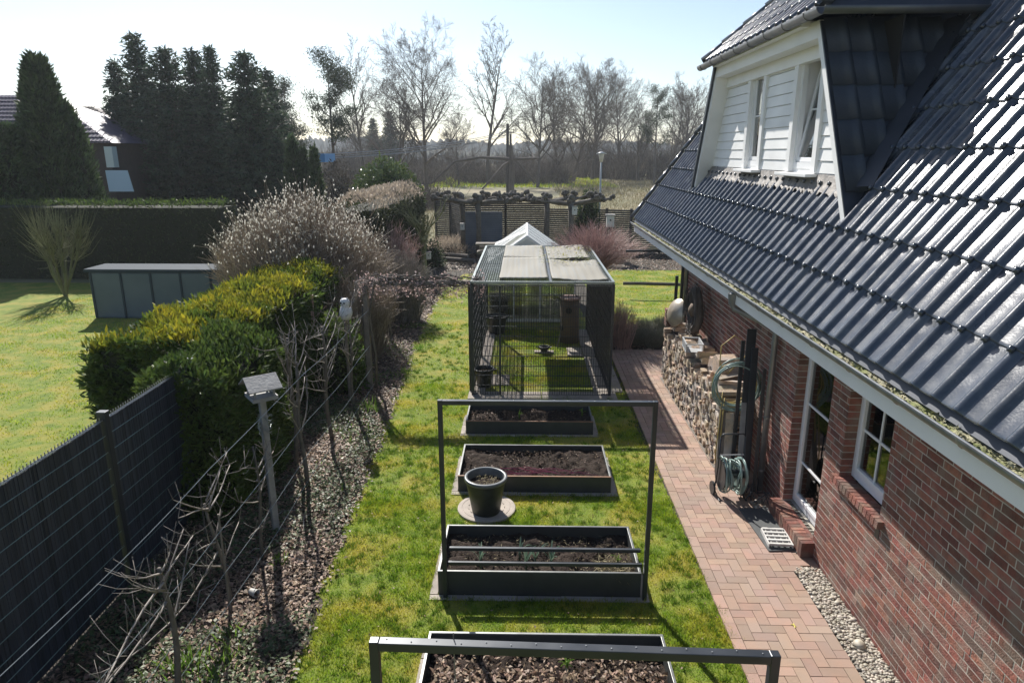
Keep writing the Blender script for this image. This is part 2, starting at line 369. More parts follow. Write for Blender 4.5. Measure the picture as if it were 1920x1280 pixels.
# ------------------------------------------------------------------ house
TAN = math.tan(R(54)); RX0, RZ0 = 2.97, 3.13
def roof(s, y, h=0.):
    """point on main roof: s metres up the slope from the eave, height h off the plane"""
    a = R(54); return (RX0+s*math.cos(a)-h*math.sin(a), y, RZ0+s*math.sin(a)+h*math.cos(a))
house = empty('brick_house', (3.7, 8, 0), 0, 'dark red brick house with glossy black tiled roof and white dormer beside the paved path', 'house')
def hp(o):
    o.parent = house; o.matrix_parent_inverse = Matrix.Translation((-3.7, -8, 0)); return o
WX = 3.68
OPEN = [(6.4, 7.35, 1.38, 2.75), (7.78, 8.85, .27, 2.75)]          # window, door (y0,y1,z0,z1)
def wall():
    w = empty('wall'); hp(w)
    core = MB(); xr, xo = WX+.0022, WX+.20
    ys = [-1.5, 6.4, 7.35, 7.78, 8.85, 15.7]
    core.box(xr, xo, -1.5, 6.4, 0, 2.98).box(xr, xo, 7.35, 7.78, 0, 2.98).box(xr, xo, 8.85, 15.7, 0, 2.98)
    core.box(xr, xo, 6.4, 7.35, 0, 1.3).box(xr, xo, 6.4, 7.35, 2.75, 2.98).box(xr, xo, 7.78, 8.85, 0, .24).box(xr, xo, 7.78, 8.85, 2.75, 2.98)
    core.box(WX+.0022, 9, 15.5, 15.688, 0, 3.2)
    core.build('mortar_wall', m_mortar, w)
    bl, bh, j = .24, .0705, .0125
    c = .0833; L = []
    for k in range(36):
        z = .006+k*c; y = -1.5-(.125 if k % 2 else 0)
        if k % 4 == 3: y -= .06
        while y < 15.7:
            y0, y1 = y, min(y+bl, 15.7); y += bl+j
            segs = [(max(y0, -1.5), y1)]
            for a, b, z0, z1 in OPEN:
                if z+bh > z0-.0 and z < z1:
                    ns = []
                    for s, e in segs:
                        if e <= a or s >= b: ns.append((s, e))
                        else:
                            if s < a: ns.append((s, a))
                            if e > b: ns.append((b, e))
                    segs = ns
            for s, e in segs:
                if e-s > .03: L.append((s, e, z))
    L.sort(key=lambda t: -( -abs(t[0]-4.9) if t[0] > 3.8 else -99))
    rest = MB(); me = {}
    for n, (s, e, z) in enumerate(L):
        if e < 3.2: rest.box(WX, WX+.05, s, e, z, z+bh); continue
        pr = rd.uniform(-.0008, .0022)
        if n < 300:
            key = round(e-s, 2)
            if key not in me: me[key] = MB().box(0, .06, -key/2+.001, key/2-.001, 0, bh).mesh('brick', m_brick)
            inst('brick', me[key], w, (WX-pr, (s+e)/2, z), (rd.uniform(-.006, .006), 0, rd.uniform(-.008, .008)))
        else: rest.box(WX-pr, WX+.05, s, e, z, z+bh)
    # reveals of the openings (bricks turn the corner)
    for a, b, z0, z1 in OPEN:
        for k in range(int(z0/c), int(z1/c)+1):
            z = .006+k*c
            if z < z0-.05 or z > z1: continue
            for yy, s in ((a, -1), (b, 1)):
                rest.box(WX+.0035, WX+.195, min(yy, yy-s*.006), max(yy, yy-s*.006), z, z+bh)
    for k in range(36):
        z = .006+k*c
        for q in range(4): rest.box(WX+.02+q*.25, WX+.24+q*.25+.02, 15.69, 15.7, z, z+bh)
    tag(rest.build('far_bricks', m_brick, w), kind='stuff')
    # projecting rowlock sill under the window, door steps
    sm = MB().box(0, .21, -.034, .034, 0, .085).mesh('sill_brick', m_brick)
    for k in range(14): inst('sill_brick', sm, w, (WX-.07, 6.34+k*.0805, 1.285), (0, rd.uniform(.05, .08), 0))
    sm2 = MB().box(0, .27, -.034, .034, 0, .24).mesh('step_brick', m_brick)
    for k in range(15): inst('step_brick', sm2, w, (WX-.16, 7.76+k*.0805, .0), (0, 0, rd.uniform(-.01, .01)))
wall()
def window(y0, y1, z0, z1, x, bars_z, name='window', bars_y=None):
    f = MB(); t = .075
    f.box(x, x+.07, y0, y0+t, z0, z1).box(x, x+.07, y1-t, y1, z0, z1).box(x, x+.07, y0+t, y1-t, z0, z0+t+.02).box(x, x+.07, y0+t, y1-t, z1-t, z1)
    o = hp(f.build(name, m_pvc, bevel=.006))
    s = MB(); a, b, c, d = y0+t+.004, y1-t-.004, z0+t+.024, z1-t-.004; u = .055
    s.box(x-.018, x+.05, a, a+u, c, d).box(x-.018, x+.05, b-u, b, c, d).box(x-.018, x+.05, a+u, b-u, c, c+u).box(x-.018, x+.05, a+u, b-u, d-u, d)
    so_ = s.build('sash', m_pvc, o, bevel=.005)
    g = MB().box(x+.018, x+.024, a+u, b-u, c+u, d-u); g.build('pane', m_glass, o)
    m = MB()
    for z in bars_z: m.box(x+.004, x+.017, a+u, b-u, z-.013, z+.013)
    for y in (bars_y or []): m.box(x+.003, x+.0165, y-.013, y+.013, c+u, d-u)
    m.build('glazing_bar', m_pvc, o)
    return o
window(6.4, 7.35, 1.38, 2.74, WX+.135, [2.0], bars_y=[6.86])
window(7.78, 8.85, .27, 2.74, WX+.135, [.9, 1.75], name='glazed_door', bars_y=[])
ins = MB().box(WX+.35, WX+3, 1, 14.5, 0, .02).box(WX+2.9, WX+3, 1, 14.5, .02, 2.9).box(WX+.21, WX+3, 1, 14.5, 2.9, 2.98)
hp(ins.build('interior', m_dark))
hp(MB().box(WX+.215, WX+.225, 7.1, 7.32, 1.3, 2.7).box(WX+.215, WX+.225, 8.5, 8.8, .3, 2.7).build('curtain', m_curtain))
# eaves: soffit, fascia, gutter
hp(MB().box(RX0+.13, WX, -1.5, 19.5, 2.985, 3.005).build('soffit', m_white))
hp(MB().box(RX0+.10, RX0+.128, -1.5, 19.5, 2.87, 3.06).build('fascia', m_white))
gp = []
for k in range(9):
    t = math.pi*k/8; gp.append((RX0+.075-.075*math.cos(t), 3.125-.085*math.sin(t)))
g = MB(); n = len(gp); YS = [-1.5, 19.55]
for y in YS:
    for q in gp: g.v.append((q[0], y, q[1]))
for i in range(n-1): g.f.append((i, i+1, n+i+1, n+i))
gut = hp(g.build('gutter', m_gutter, smooth=True)); md = gut.modifiers.new('s', 'SOLIDIFY'); md.thickness = .004
MB().tube([(RX0-.004, -1.5, 3.128), (RX0-.004, 19.55, 3.128)], .009, 6).build('gutter_bead', m_gutter, gut)
for y in np.arange(1, 19.5, .85):
    b = MB()
    b.tube([(q[0]+(-.004 if q[0] < RX0+.075 else .004), y, q[1]-.004) for q in gp], .006, 5); b.build('gutter_bracket', m_gutter, gut)
# debris lying in the gutter
nx, ny = 6, 900
X = np.linspace(RX0+.016, RX0+.136, nx); Y = np.linspace(-1, 19.4, ny); GX, GY = np.meshgrid(X, Y)
Z = 3.112+.012*np.sin(GY*9)+.010*np.sin(GY*31+GX*40)+rng.normal(0, .006, GX.shape)
V = np.stack([GX, GY, Z], -1).reshape(-1, 3); idx = np.arange(nx*ny).reshape(ny, nx)
F = np.stack([idx[:-1, :-1], idx[:-1, 1:], idx[1:, 1:], idx[1:, :-1]], -1).reshape(-1, 4)
d = npobj('gutter_debris', V, F, m_moss, gut, True); d['kind'] = 'stuff'
nl = 2600; P = np.stack([rng.uniform(RX0+.03, RX0+.14, nl), rng.uniform(2.5, 19.4, nl), rng.uniform(3.09, 3.145, nl)], 1)
V, F = leafV(P, rdir(nl)*[1, 1, .4], rdir(nl), rng.uniform(.02, .05, nl), rng.uniform(.015, .03, nl), .2)
npobj('gutter_leaves', V, F, m_moss, gut)['kind'] = 'stuff'
# down-pipe with swan neck
dpts = [(RX0+.075, 9.88, 3.05), (RX0+.075, 9.88, 2.86), (RX0+.1, 9.86, 2.80), (WX-.14, 9.62, 2.60), (WX-.075, 9.56, 2.53), (WX-.075, 9.56, 2.44), (WX-.075, 9.56, .03)]
dp = hp(MB().tube(dpts, .045, 14).build('downpipe', m_gutter, smooth=True))
for z in (2.35, 1.2, .35): MB().lathe([(.05, z), (.05, z+.03)], 14, (WX-.075, 9.56, 0)).build('pipe_clip', m_gutter, dp)
MB().lathe([(.055, 2.86), (.075, 3.02)], 14, (RX0+.075, 9.88, 0)).build('outlet_funnel', m_gutter, dp)

# roof tiles -----------------------------------------------------------
TW, TE, TL = .276, .555, .61
def tile_profile():
    p = []
    for q, h in ((0, .006), (.12, .0015), (.25, 0.), (.38, .0015), (.5, .006)): p.append((q, h))
    for k in range(9):
        t = k/8; p.append((.54+.44*t, .006*(1-t)+.05*math.sin(math.pi*min(1, max(0, t)))**.75))
    p.append((1.0, .006)); return p
PRF = tile_profile()
def tile_mesh(mat, flip=1):
    """local: x = down the slope -> up (0..TL), y = across, z = normal"""
    m = MB(); n = len(PRF); rows = []
    # flip=-1: roll on the near (low-Y) side
    for (s, lift, lz) in ((0, -.026, 0), (.0, -.004, 0), (.008, .001, 0), (.03, .001, 0), (TL, 0, 0)):
        for (q, h) in PRF:
            y = (1-q)*TW if flip < 0 else q*TW
            zz = h*(1.0 if s > .0 or lift == 0 else 1.0)+(lift if s == 0 else lift)
            tilt = .014*(1-s/TL)
            m.v.append((s, y, zz+tilt))
    for r in range(4):
        for i in range(n-1):
            a = r*n+i; q = (a, a+1, a+n+1, a+n); m.f.append(q if flip > 0 else q[::-1])
    me = m.mesh('roof_tile', mat, True)
    return me
# roll ends get a small nib
def dormer_mask(s, y):
    """True where the dormer covers the main roof plane"""
    x, _, z = roof(s, y)
    if x < 4.04: return False
    k = (z-4.12)/(6.65-4.12)
    if k > 1.25: return False
    k = min(k, 1)
    return 8.12+1.55*k - .05 < y < 15.75-1.3*k+.05
def place_tiles():
    rt = empty('roof'); hp(rt)
    tm = tile_mesh(m_tile, -1); a = R(54)
    ax = Vector((math.cos(a), 0, math.sin(a))); az = Vector((-math.sin(a), 0, math.cos(a))); ay = az.cross(ax)
    L = []
    for r in range(12):
        s = .13+r*TE
        for k in range(-3, 71):
            y = k*TW+.05
            if y+TW > 19.6: continue
            if dormer_mask(s+TE*.5, y+TW*.5) or dormer_mask(s+TE*.95, y+TW*.5): continue
            L.append((s, y))
    camv = Vector((0, 0, 5))
    def key(t):
        p = Vector(roof(t[0]+.3, t[1]+.13)); v = p-camv; Z = v.y*.96-v.z*.27
        if Z < .6: return 1e6
        sx = v.x/Z*1280; sy = (v.z*.964+v.y*.2657)/Z*1280
        if sx > 1150 or sy > 760: return 1e5+v.length
        return v.length
    L.sort(key=key)
    base = Matrix((( ax.x, -ay.x*-1, az.x), (ax.y, ay.y, az.y), (ax.z, ay.z, az.z)))
    base = Matrix((tuple((ax.x, ay.x, az.x)), tuple((ax.y, ay.y, az.y)), tuple((ax.z, ay.z, az.z))))
    # ay must be +Y
    if ay.y < 0: ay = -ay; base = Matrix(((ax.x, ay.x, az.x), (ax.y, ay.y, az.y), (ax.z, ay.z, az.z)))
    co = np.zeros(len(tm.vertices)*3); tm.vertices.foreach_get('co', co); co = co.reshape(-1, 3)
    fs = np.array([list(p.vertices) for p in tm.polygons]); B = np.array(base)
    VV, FF = [], []; n0 = 0
    for n, (s, y) in enumerate(L):
        p = roof(s, y)
        if n < 300:
            mt = base.to_4x4(); mt.translation = p
            o = inst('roof_tile', tm, rt); o.matrix_local = mt @ Matrix.Rotation(rd.uniform(-.004, .004), 4, 'X') @ Matrix.Rotation(rd.uniform(-.004, .004), 4, 'Y')
        else:
            c, sn = math.cos(rd.uniform(-.006, .006)), 0
            q = co.copy(); q[:, 2] += rd.uniform(-.002, .002)+q[:, 1]*rd.uniform(-.008, .008)
            VV.append(q@B.T+np.array(p)); FF.append(fs+n0); n0 += len(co)
    npobj('far_tiles', np.concatenate(VV), np.concatenate(FF), m_tile, rt, True)['kind'] = 'stuff'
    # shed under the tiles
    m = MB(); s0, s1 = .06, 7.2
    pts = [roof(s0, -1.2, -.05), roof(s1, -1.2, -.05), roof(s1, 19.5, -.05), roof(s0, 19.5, -.05)]
    nrm = Vector((-math.sin(a), 0, math.cos(a)))*-.05
    m.prism(pts, 2, nrm); fixn(m.build('roof_underlay', m_valley, rt))
    # nibs with a glint at the top of each roll
    nb = MB()
    for (s, y) in L:
        if y > 19.2 or y < 2: continue
        p0 = roof(s+TE-.035, y+TW*.24, .062); p1 = roof(s+TE+.012, y+TW*.24, .072)
        nb.tube([p0, p1], [.022, .030], 6)
    tag(nb.build('tile_nibs', m_tile, rt, True), kind='stuff')
    # verge tiles at the far gable
    for k in range(12):
        s = .1+k*TE
        v = MB().tube([roof(s, 19.58, .05), roof(s+TE+.03, 19.58, .035)], [.062, .05], 8); v.build('verge_tile', m_tile, rt, True)
    hp(MB().prism([roof(0.0, 19.45, -.10), roof(7, 19.45, -.10), roof(7, 19.45, -.28), roof(.1, 19.45, -.22)], 1, (0, .03, 0)).build('barge_board', m_white))
place_tiles()

# ------------------------------------------------------------------ dormer
def dormer():
    D = empty('dormer'); hp(D)
    FX, WXd = 3.74, 4.02                  # frame edge, window wall
    z0, z1 = 4.14, 6.62
    yb0, yb1, yt0, yt1 = 8.10, 15.72, 9.55, 14.45
    def yl(z): k = (z-z0)/(z1-z0); return yb0+(yt0-yb0)*k
    def yr(z): k = (z-z0)/(z1-z0); return yb1+(yt1-yb1)*k
    # slanting frame boards: near and far, with their deep reveals
    t = .13
    near = MB().prism([(FX, yl(z0), z0), (FX, yl(z0)+t, z0), (FX, yl(z1)+t, z1), (FX, yl(z1), z1)], 0, (.5, 0, 0))
    fixn(near.build('frame_board', m_white, D, bevel=.006))
    far = MB().prism([(FX, yr(z0)-t, z0), (FX, yr(z0), z0), (FX, yr(z1), z1), (FX, yr(z1)-t, z1)], 0, (.5, 0, 0))
    fixn(far.build('frame_board', m_white, D, bevel=.006))
    top = MB().box(FX-.003, WXd+.2, yl(z1)+.02, yr(z1)-.02, z1-.2, z1+.02); top.build('frame_board', m_white, D, bevel=.006)
    # second inner head board
    MB().box(WXd-.05, WXd+.06, yl(6.25)+t, yr(6.25)-t, 6.42-.18, 6.42).build('head_board', m_white, D, bevel=.004)
    wins = [(12.30, 12.98), (9.95, 10.78)]
    wz0, wz1 = 4.78, 6.36
    # cladding boards (profile boards between the windows)
    bh = .165; z = 4.56; k = 0
    while z < 6.42:
        zt = min(z+bh, 6.42)
        spans = [(yl(z)+t*.9, yr(z)-t*.9)]
        if zt > wz0-.02 and z < wz1+.02:
            ns = []; a0, b0 = spans[0]
            cuts = sorted((w0-.14, w1+.14) for w0, w1 in wins)
            for c0, c1 in cuts:
                if c0 > a0: ns.append((a0, c0))
                a0 = c1
            ns.append((a0, b0)); spans = ns
        for a, b in spans:
            if b-a > .05:
                MB().prism([(WXd, a, z+.008), (WXd+.014, a, zt), (WXd+.04, a, zt), (WXd+.04, a, z+.008)], 0, (0, b-a, 0)).build('cladding_board', m_white, D)
        z += bh
    MB().box(WXd+.041, WXd+.10, yl(5.2), yr(5.2)-.2, 4.3, 6.5)
    # backing with window holes
    bk = MB(); xs = (WXd+.041, WXd+.08)
    bk.box(*xs, 9.52, 9.95, 4.5, 6.5).box(*xs, 10.78, 12.30, 4.5, 6.5).box(*xs, 12.98, 15.0, 4.5, 6.5).box(*xs, 9.95, 10.78, 4.5, 4.78).box(*xs, 12.3, 12.98, 4.5, 4.78)
    bk.build('backing', m_white, D)
    for i, (w0, w1) in enumerate(wins):
        # casing
        c = MB(); xx = (WXd-.035, WXd+.09)
        c.box(*xx, w0-.14, w0, wz0-.05, wz1+.05).box(*xx, w1, w1+.14, wz0-.05, wz1+.05).box(*xx, w0, w1, wz1, wz1+.05)
        w = c.build('window', m_white, D, bevel=.004)
        f = MB(); u = .06; fx = (WXd+.03, WXd+.10)
        f.box(*fx, w0, w0+u, wz0, wz1).box(*fx, w1-u, w1, wz0, wz1).box(*fx, w0+u, w1-u, wz0, wz0+u+.03).box(*fx, w0+u, w1-u, wz1-u, wz1)
        f.build('window_frame', m_pvc, w)
        s = MB(); a, b, cc, d = w0+u+.004, w1-u-.004, wz0+u+.035, wz1-u-.004
        sx = (0, .05); u2 = .065
        e = bpy.data.objects.new('sash', None)
        s.box(*sx, a, a+u2, 0, d-cc).box(*sx, b-u2, b, 0, d-cc).box(*sx, a+u2, b-u2, 0, u2).box(*sx, a+u2, b-u2, d-cc-u2, d-cc)
        s.box(.012, .032, a+u2, b-u2, (d-cc)*.52, (d-cc)*.52+.025)
        sa = s.build('sash', m_pvc, w); sa.location = (WXd+.045, 0, cc)
        pn = MB().box(.018, .024, a+u2, b-u2, u2, d-cc-u2).build('pane', m_glass2, w); pn.location = sa.location
        if i == 1:
            for o in (sa, pn): o.rotation_euler = (0, R(9), 0)
        MB().box(WXd+.10, WXd+.34, w1, w1+.02, wz0, wz1).box(WXd+.10, WXd+.34, w0-.02, w0, wz0, wz1).box(WXd+.10, WXd+.34, w0, w1, wz1, wz1+.02).build('reveal', m_pvc, w)
        # rippled curtain
        cu = MB(); N = 40
        for q in range(N+1):
            yy = w0+.02+(w1-w0-.04)*q/N; xo = WXd+(.12 if i == 0 else .27)+.02*math.sin(q*1.1)
            cu.v += [(xo, yy, wz0), (xo+.02*math.sin(q*.7), yy, wz1)]
        cu.f = [(2*q, 2*q+2, 2*q+3, 2*q+1) for q in range(N)]
        cu.build('curtain', m_curtain, w)
        MB().box(WXd-.17, WXd+.03, w0-.2, w1+.2, wz0-.105, wz0-.06).build('window_sill', m_white, w, bevel=.006)
    MB().box(WXd+.5, WXd+.52, 9, 15.2, 4.4, 6.6).build('room_back', m_dark, D)
    # crumpled lead apron
    nx, ny = 6, 160; V = []
    for j in range(ny):
        y = yl(4.5)+.12+(yr(4.5)-yl(4.5)-.24)*j/(ny-1)
        for i in range(nx):
            q = i/(nx-1); X = 3.90+(WXd-3.90)*q; zr = RZ0+(X-RX0)*TAN
            V.append((X, y, zr+.075+.03*math.sin(j*2.7+math.sin(j*.7)*3)*(1-q)+.07*q*q+rd.uniform(-.006, .006)))
    idx = np.arange(nx*ny).reshape(ny, nx); F = np.stack([idx[:-1, :-1], idx[:-1, 1:], idx[1:, 1:], idx[1:, :-1]], -1).reshape(-1, 4)
    npobj('lead_apron', np.array(V), F, m_lead, D, True)
    # cheeks : surface from the slanted front edge back horizontally to the main roof
    def cheek(yf, sgn, name):
        c = MB(); q = []
        ch = empty('cheek'); ch.parent = D
        o = .02*sgn
        P0 = Vector((FX, yf(z0)+o, z0)); P1 = Vector((FX, yf(z1)+o, z1)); xr1 = RX0+(z1-RZ0)/TAN; P2 = Vector((xr1+.1, yf(z1)+o, z1))
        d = MB().prism([P0, P1, P2], 0, (0, -sgn*-.04 if False else .03*-sgn, 0)); fixn(d.build('cheek_deck', m_valley, ch))
        # tiles on the cheek: rows by height, columns along +X
        e = (P1-P0); sl = e.length; up = e.normalized(); nrm = Vector((0, up.z*sgn, -up.y*sgn)).normalized()*1.0
        rows = 6; rh = sl/rows*1.0
        for r in range(rows):
            for k in range(9):
                xa = FX+.03+k*.30; xb = xa+.30
                za = z0+up.z*rh*r; xlim = RX0+(za+rh*up.z*.5-RZ0)/TAN-.22
                if xa > xlim: continue
                xb = min(xb, xlim+.1)
                tmb = MB(); n = 0
                N = 9; prof = []
                for i in range(N):
                    qf = i/(N-1); h = .012+(.028*math.sin(math.pi*(qf-.6)/.4) if qf > .6 else 0); prof.append((xa+.30*qf, h))
                prof = [p for p in prof if p[0] <= xb+.001]
                if len(prof) < 3: continue
                for s, l in ((0, -.02), (0, .022), (1.06, .0)):
                    for x, h in prof:
                        p = P0+up*(rh*(r+s))+nrm*(h+l+.01); tmb.v.append((x, p.y, p.z))
                N = len(prof)
                for rr in range(2):
                    for i in range(N-1):
                        a = rr*N+i; tmb.f.append((a, a+1, a+N+1, a+N))
                tmb.build('cheek_tile', m_tile_side, ch, True)
        # valley metal band on the main roof
        return ch
    c1 = cheek(yl, -1, 'near'); cheek(yr, 1, 'far')
    v = MB()
    L1 = []
    for k in range(12):
        z = z0+(z1-z0)*k/11; x = RX0+(z-RZ0)/TAN
        y = yl(z); L1.append((x, y, z))
    for i in range(2, 11):
        (xa, ya, za), (xb, yb, zb) = L1[i], L1[i+1]
        off = .07
        v.quad((xa-.12*1-off*.8, ya+.02, za+.02), (xb-.12-off*.8, yb+.02, zb+.02), (xb-off*.8, yb-.27, zb+off*.6), (xa-off*.8, ya-.27, za+off*.6))
    v.build('valley_band', m_valley, D, True)
    # dormer roof: eaves + hipped slopes
    ez = 6.70; x0 = 3.58; ya, yb = 9.1, 14.85; tn = math.tan(R(42)); 
    run = 2.6
    A = Vector((x0, ya, ez)); Bp = Vector((x0, yb, ez)); xr = x0+run
    Pn = Vector((xr, ya+1.7, ez+run*tn)); Pf = Vector((xr, yb-1.7, ez+run*tn))
    dr = empty('dormer_roof'); dr.parent = D
    MB().quad(A, Bp, Pf, Pn).quad(A, Pn, (xr+.6, ya, ez)).quad(Bp, (xr+.6, yb, ez), Pf).build('roof_deck', m_valley, dr)
    a = math.atan(tn); ax = Vector((math.cos(a), 0, math.sin(a))); az = Vector((-math.sin(a), 0, math.cos(a)))
    tm = tile_mesh(m_tile, -1); sc = 1.
    B2 = Matrix(((ax.x, 0, az.x), (0, 1, 0), (ax.z, 0, az.z)))
    for r in range(6):
        s = -.02+r*.40
        for k in range(21):
            y = ya+k*TW
            f = (s+.2)*math.cos(a)/run*1.7
            if y < ya+f-.1 or y+TW > yb-f+.1: continue
            mt = B2.to_4x4(); mt.translation = A+ax*s+az*.03+Vector((0, y-ya, 0))
            o = inst('roof_tile', tm, dr); o.matrix_local = mt @ Matrix.Scale(.72, 4, (1, 0, 0))
    hip = MB()
    for (p, q) in ((Bp, Pf), (A, Pn)):
        for i in range(8):
            u0, u1 = p.lerp(q, i/8), p.lerp(q, (i+1)/8+.01)
            MB().tube([u0+Vector((0, 0, .07)), u1+Vector((0, 0, .05))], [.10, .085], 8).build('hip_tile', m_tile, dr, True)
    # gutter of the dormer
    gg = MB(); n = 9
    prof = [(-.075*math.cos(math.pi*k/8), -.085*math.sin(math.pi*k/8)) for k in range(9)]
    for y in (ya-.1, yb+.08):
        for q in prof: gg.v.append((x0-.04+q[0], y, ez-.01+q[1]))
    for i in range(8): gg.f.append((i, i+1, n+i+1, n+i))
    gg.f.append(tuple(range(9))); gg.f.append(tuple(range(9, 18)))
    m0 = len(gg.v)
    for x in (x0-.04, 6.2):
        for q in prof: gg.v.append((x, ya-.1+q[0], ez-.01+q[1]))
    for i in range(8): gg.f.append((m0+i, m0+i+1, m0+n+i+1, m0+n+i))
    go = gg.build('dormer_gutter', m_gdark, D, True); md = go.modifiers.new('s', 'SOLIDIFY'); md.thickness = .004
    for y in np.arange(ya+.3, yb, .75):
        MB().tube([(x0-.04+q[0]*1.06, y, ez-.012+q[1]*1.06) for q in prof], .007, 5).build('gutter_bracket', m_gdark, go)
    MB().box(x0+.03, WXd+.1, ya+.75, yb-.6, ez-.10, ez-.03).build('dormer_soffit', m_white, D)
    # dark corner trims
    MB().bar((FX-.012, yr(z0)+.03, z0), (FX-.012, yr(z1)+.03, z1), .09, .07, (1, 0, 0)).build('corner_trim', m_tile_side, D)
dormer()

# ------------------------------------------------------------------ haze and distance
hz = MB().box(-700, 700, -12, 900, -1.2, 48).build('haze', m_dark)
hm = bpy.data.materials.new('haze'); hm.use_nodes = True; ht = hm.node_tree; ht.nodes.clear()
ho = ht.nodes.new('ShaderNodeOutputMaterial'); hv = ht.nodes.new('ShaderNodeVolumePrincipled')
hv.inputs['Density'].default_value = .0004; hv.inputs['Color'].default_value = (.86, .92, 1, 1); hv.inputs['Anisotropy'].default_value = .35
ht.links.new(hv.outputs[0], ho.inputs['Volume']); hz.data.materials.clear(); hz.data.materials.append(hm); hz['kind'] = 'stuff'
# low wooded ridge on the horizon
def ridge(name, y, h0, h1, x0, x1, seed, n=900):
    r = np.random.default_rng(seed); X = np.linspace(x0, x1, n)
    H_ = h0+(h1-h0)*(.5+.25*np.sin(X*.011+seed)+.15*np.sin(X*.031+2*seed)+.1*np.sin(X*.09))+r.normal(0, .06*h1, n)
    V = np.concatenate([np.stack([X, np.full(n, y), np.zeros(n)], 1), np.stack([X, np.full(n, y+6.), H_], 1), np.stack([X, np.full(n, y+60.), np.zeros(n)], 1)])
    i = np.arange(n-1); F = np.concatenate([np.stack([i, i+1, i+1+n, i+n], 1), np.stack([i+n, i+1+n, i+1+2*n, i+2*n], 1)])
    npobj(name, V, F, m_farwood)['kind'] = 'structure'
ridge('hills', 520, 9, 17, -600, 600, 3); ridge('hills', 330, 4, 10, -300, 300, 5)

# ------------------------------------------------------------------ tree makers
def grow(r, H, levels, trunk_r, spread=.5, first=.25, nkids=(9, 6, 5, 4, 3), wob=.12, up=.25, ratio=.62, kink=0., angle=(.35, .8), twigr=.011):
    S = []
    def br(p, d, ln, rad, lv):
        k = 6 if lv == 0 else (4 if lv < 3 else 3 if lv < 4 else 2)
        pts = [p]; rr = [rad]; dirs = [d]
        for i in range(k):
            w = r.normal(size=3)*(wob+kink)*(.35 if lv == 0 else 1); d = d+w; d = d+np.array([0, 0, up*(1 if lv else .6)])*.35; d = d/np.linalg.norm(d)
            q = pts[-1]+d*ln/k; r1 = rad*(1-.72*(i+1)/k) if lv else rad*(1-.88*(i+1)/k)
            r1 = max(r1, twigr*.55); S.append((*pts[-1], *q, rr[-1], r1, lv)); pts.append(q); rr.append(r1); dirs.append(d)
        if lv+1 >= levels: return
        n = nkids[lv]
        for j in range(n):
            t = (first if lv == 0 else .18)+(1-(first if lv == 0 else .18))*(j+r.uniform(.1, .9))/n
            x = t*k; i = min(int(x), k-1); f = x-i; q = pts[i]*(1-f)+pts[i+1]*f; dd = dirs[i+1]
            a = r.uniform(0, 2*math.pi); o = np.cross(dd, [math.cos(a), math.sin(a), .3]); o = o/max(np.linalg.norm(o), 1e-6)
            an = r.uniform(*angle); nd = dd*math.cos(an)+o*math.sin(an)*(spread*2)
            nd = nd/np.linalg.norm(nd); L2 = ln*ratio*r.uniform(.75, 1.1)*(1.15-.55*t if lv == 0 else 1-.35*t)
            br(q, nd, L2, max((rr[i]*(1-f)+rr[i+1]*f)*.62, twigr), lv+1)
    br(np.zeros(3), np.array([0, 0, 1.]), H, trunk_r, 0)
    return np.array(S)
def bare_mesh(seed, **k):
    r = np.random.default_rng(seed); S = grow(r, **k); tr = S[S[:, 8] <= 1]; tw = S[S[:, 8] > 1]
    V1, F1 = segV(tr[:, :8], 6); V2, F2 = segV(tw[:, :8], 3)
    return npmesh('trunk', V1, F1, m_barkfar, True), npmesh('crown', V2, F2, m_barkfar)
KINDS = [
    bare_mesh(1, H=18, levels=5, trunk_r=.34, spread=.6, first=.22, nkids=(20, 9, 8, 6), up=.15, ratio=.56, angle=(.45, .85), twigr=.015),
    bare_mesh(2, H=17, levels=5, trunk_r=.30, spread=.55, first=.28, nkids=(16, 8, 7, 6), up=.16, ratio=.44, angle=(.4, .75), twigr=.015),
    bare_mesh(5, H=15, levels=5, trunk_r=.38, spread=.5, first=.2, nkids=(15, 9, 8, 6), up=.12, ratio=.60, angle=(.4, .85), wob=.16, twigr=.015),
    bare_mesh(8, H=14, levels=5, trunk_r=.32, spread=.5, first=.16, nkids=(13, 9, 8, 6), up=.10, ratio=.58, angle=(.4, .9), wob=.2, twigr=.015)]
def at(px, Y, z=0.):      # world X of an image column at depth Y
    d = Y*math.cos(PITCH)+(5-z)*math.sin(PITCH); x = (px-960)/1280*d
    return x*math.cos(YAW)-Y*math.sin(YAW)*1.0/math.cos(YAW)*1.0
def topz(py, Y): return 5+(287-py)*(Y*.964/.964)/1280*.93 if False else 5+(287-py)*Y/1280*.93
TREES = [(682, 100, 108, 1, 'slender bare tree with forked pale trunk right of the lone pine'),
         (745, 92, 150, 3, 'leaning bare tree between the slender one and the broad round crown'),
         (800, 95, 95, 0, 'broad bare tree with a large round fan-shaped crown'),
         (915, 112, 82, 1, 'tallest bare tree, tall narrow crown left of the power pole'),
         (1008, 105, 140, 0, 'bare tree with leaning trunk just right of the power pole'),
         (1047, 118, 150, 3, 'crooked dark bare tree left of the street lamp'),
         (1075, 122, 155, 3, 'thin crooked bare tree directly beyond the street lamp'),
         (1110, 132, 135, 2, 'wide bare tree right of the street lamp with curved trunk'),
         (860, 110, 215, 3, 'low sprawling bare tree behind the broken limb'),
         (1285, 130, 172, 2, 'bare tree at the edge of the black roof'),
         (1160, 150, 150, 0, 'bare tree standing behind the wide one right of the lamp'), (1250, 155, 165, 3, 'bare tree just left of the black roof edge'), (655, 125, 215, 3, 'small bare tree behind the lone pine'),
         (1195, 125, 205, 2, 'low bare tree left of the dark right-hand pine')]
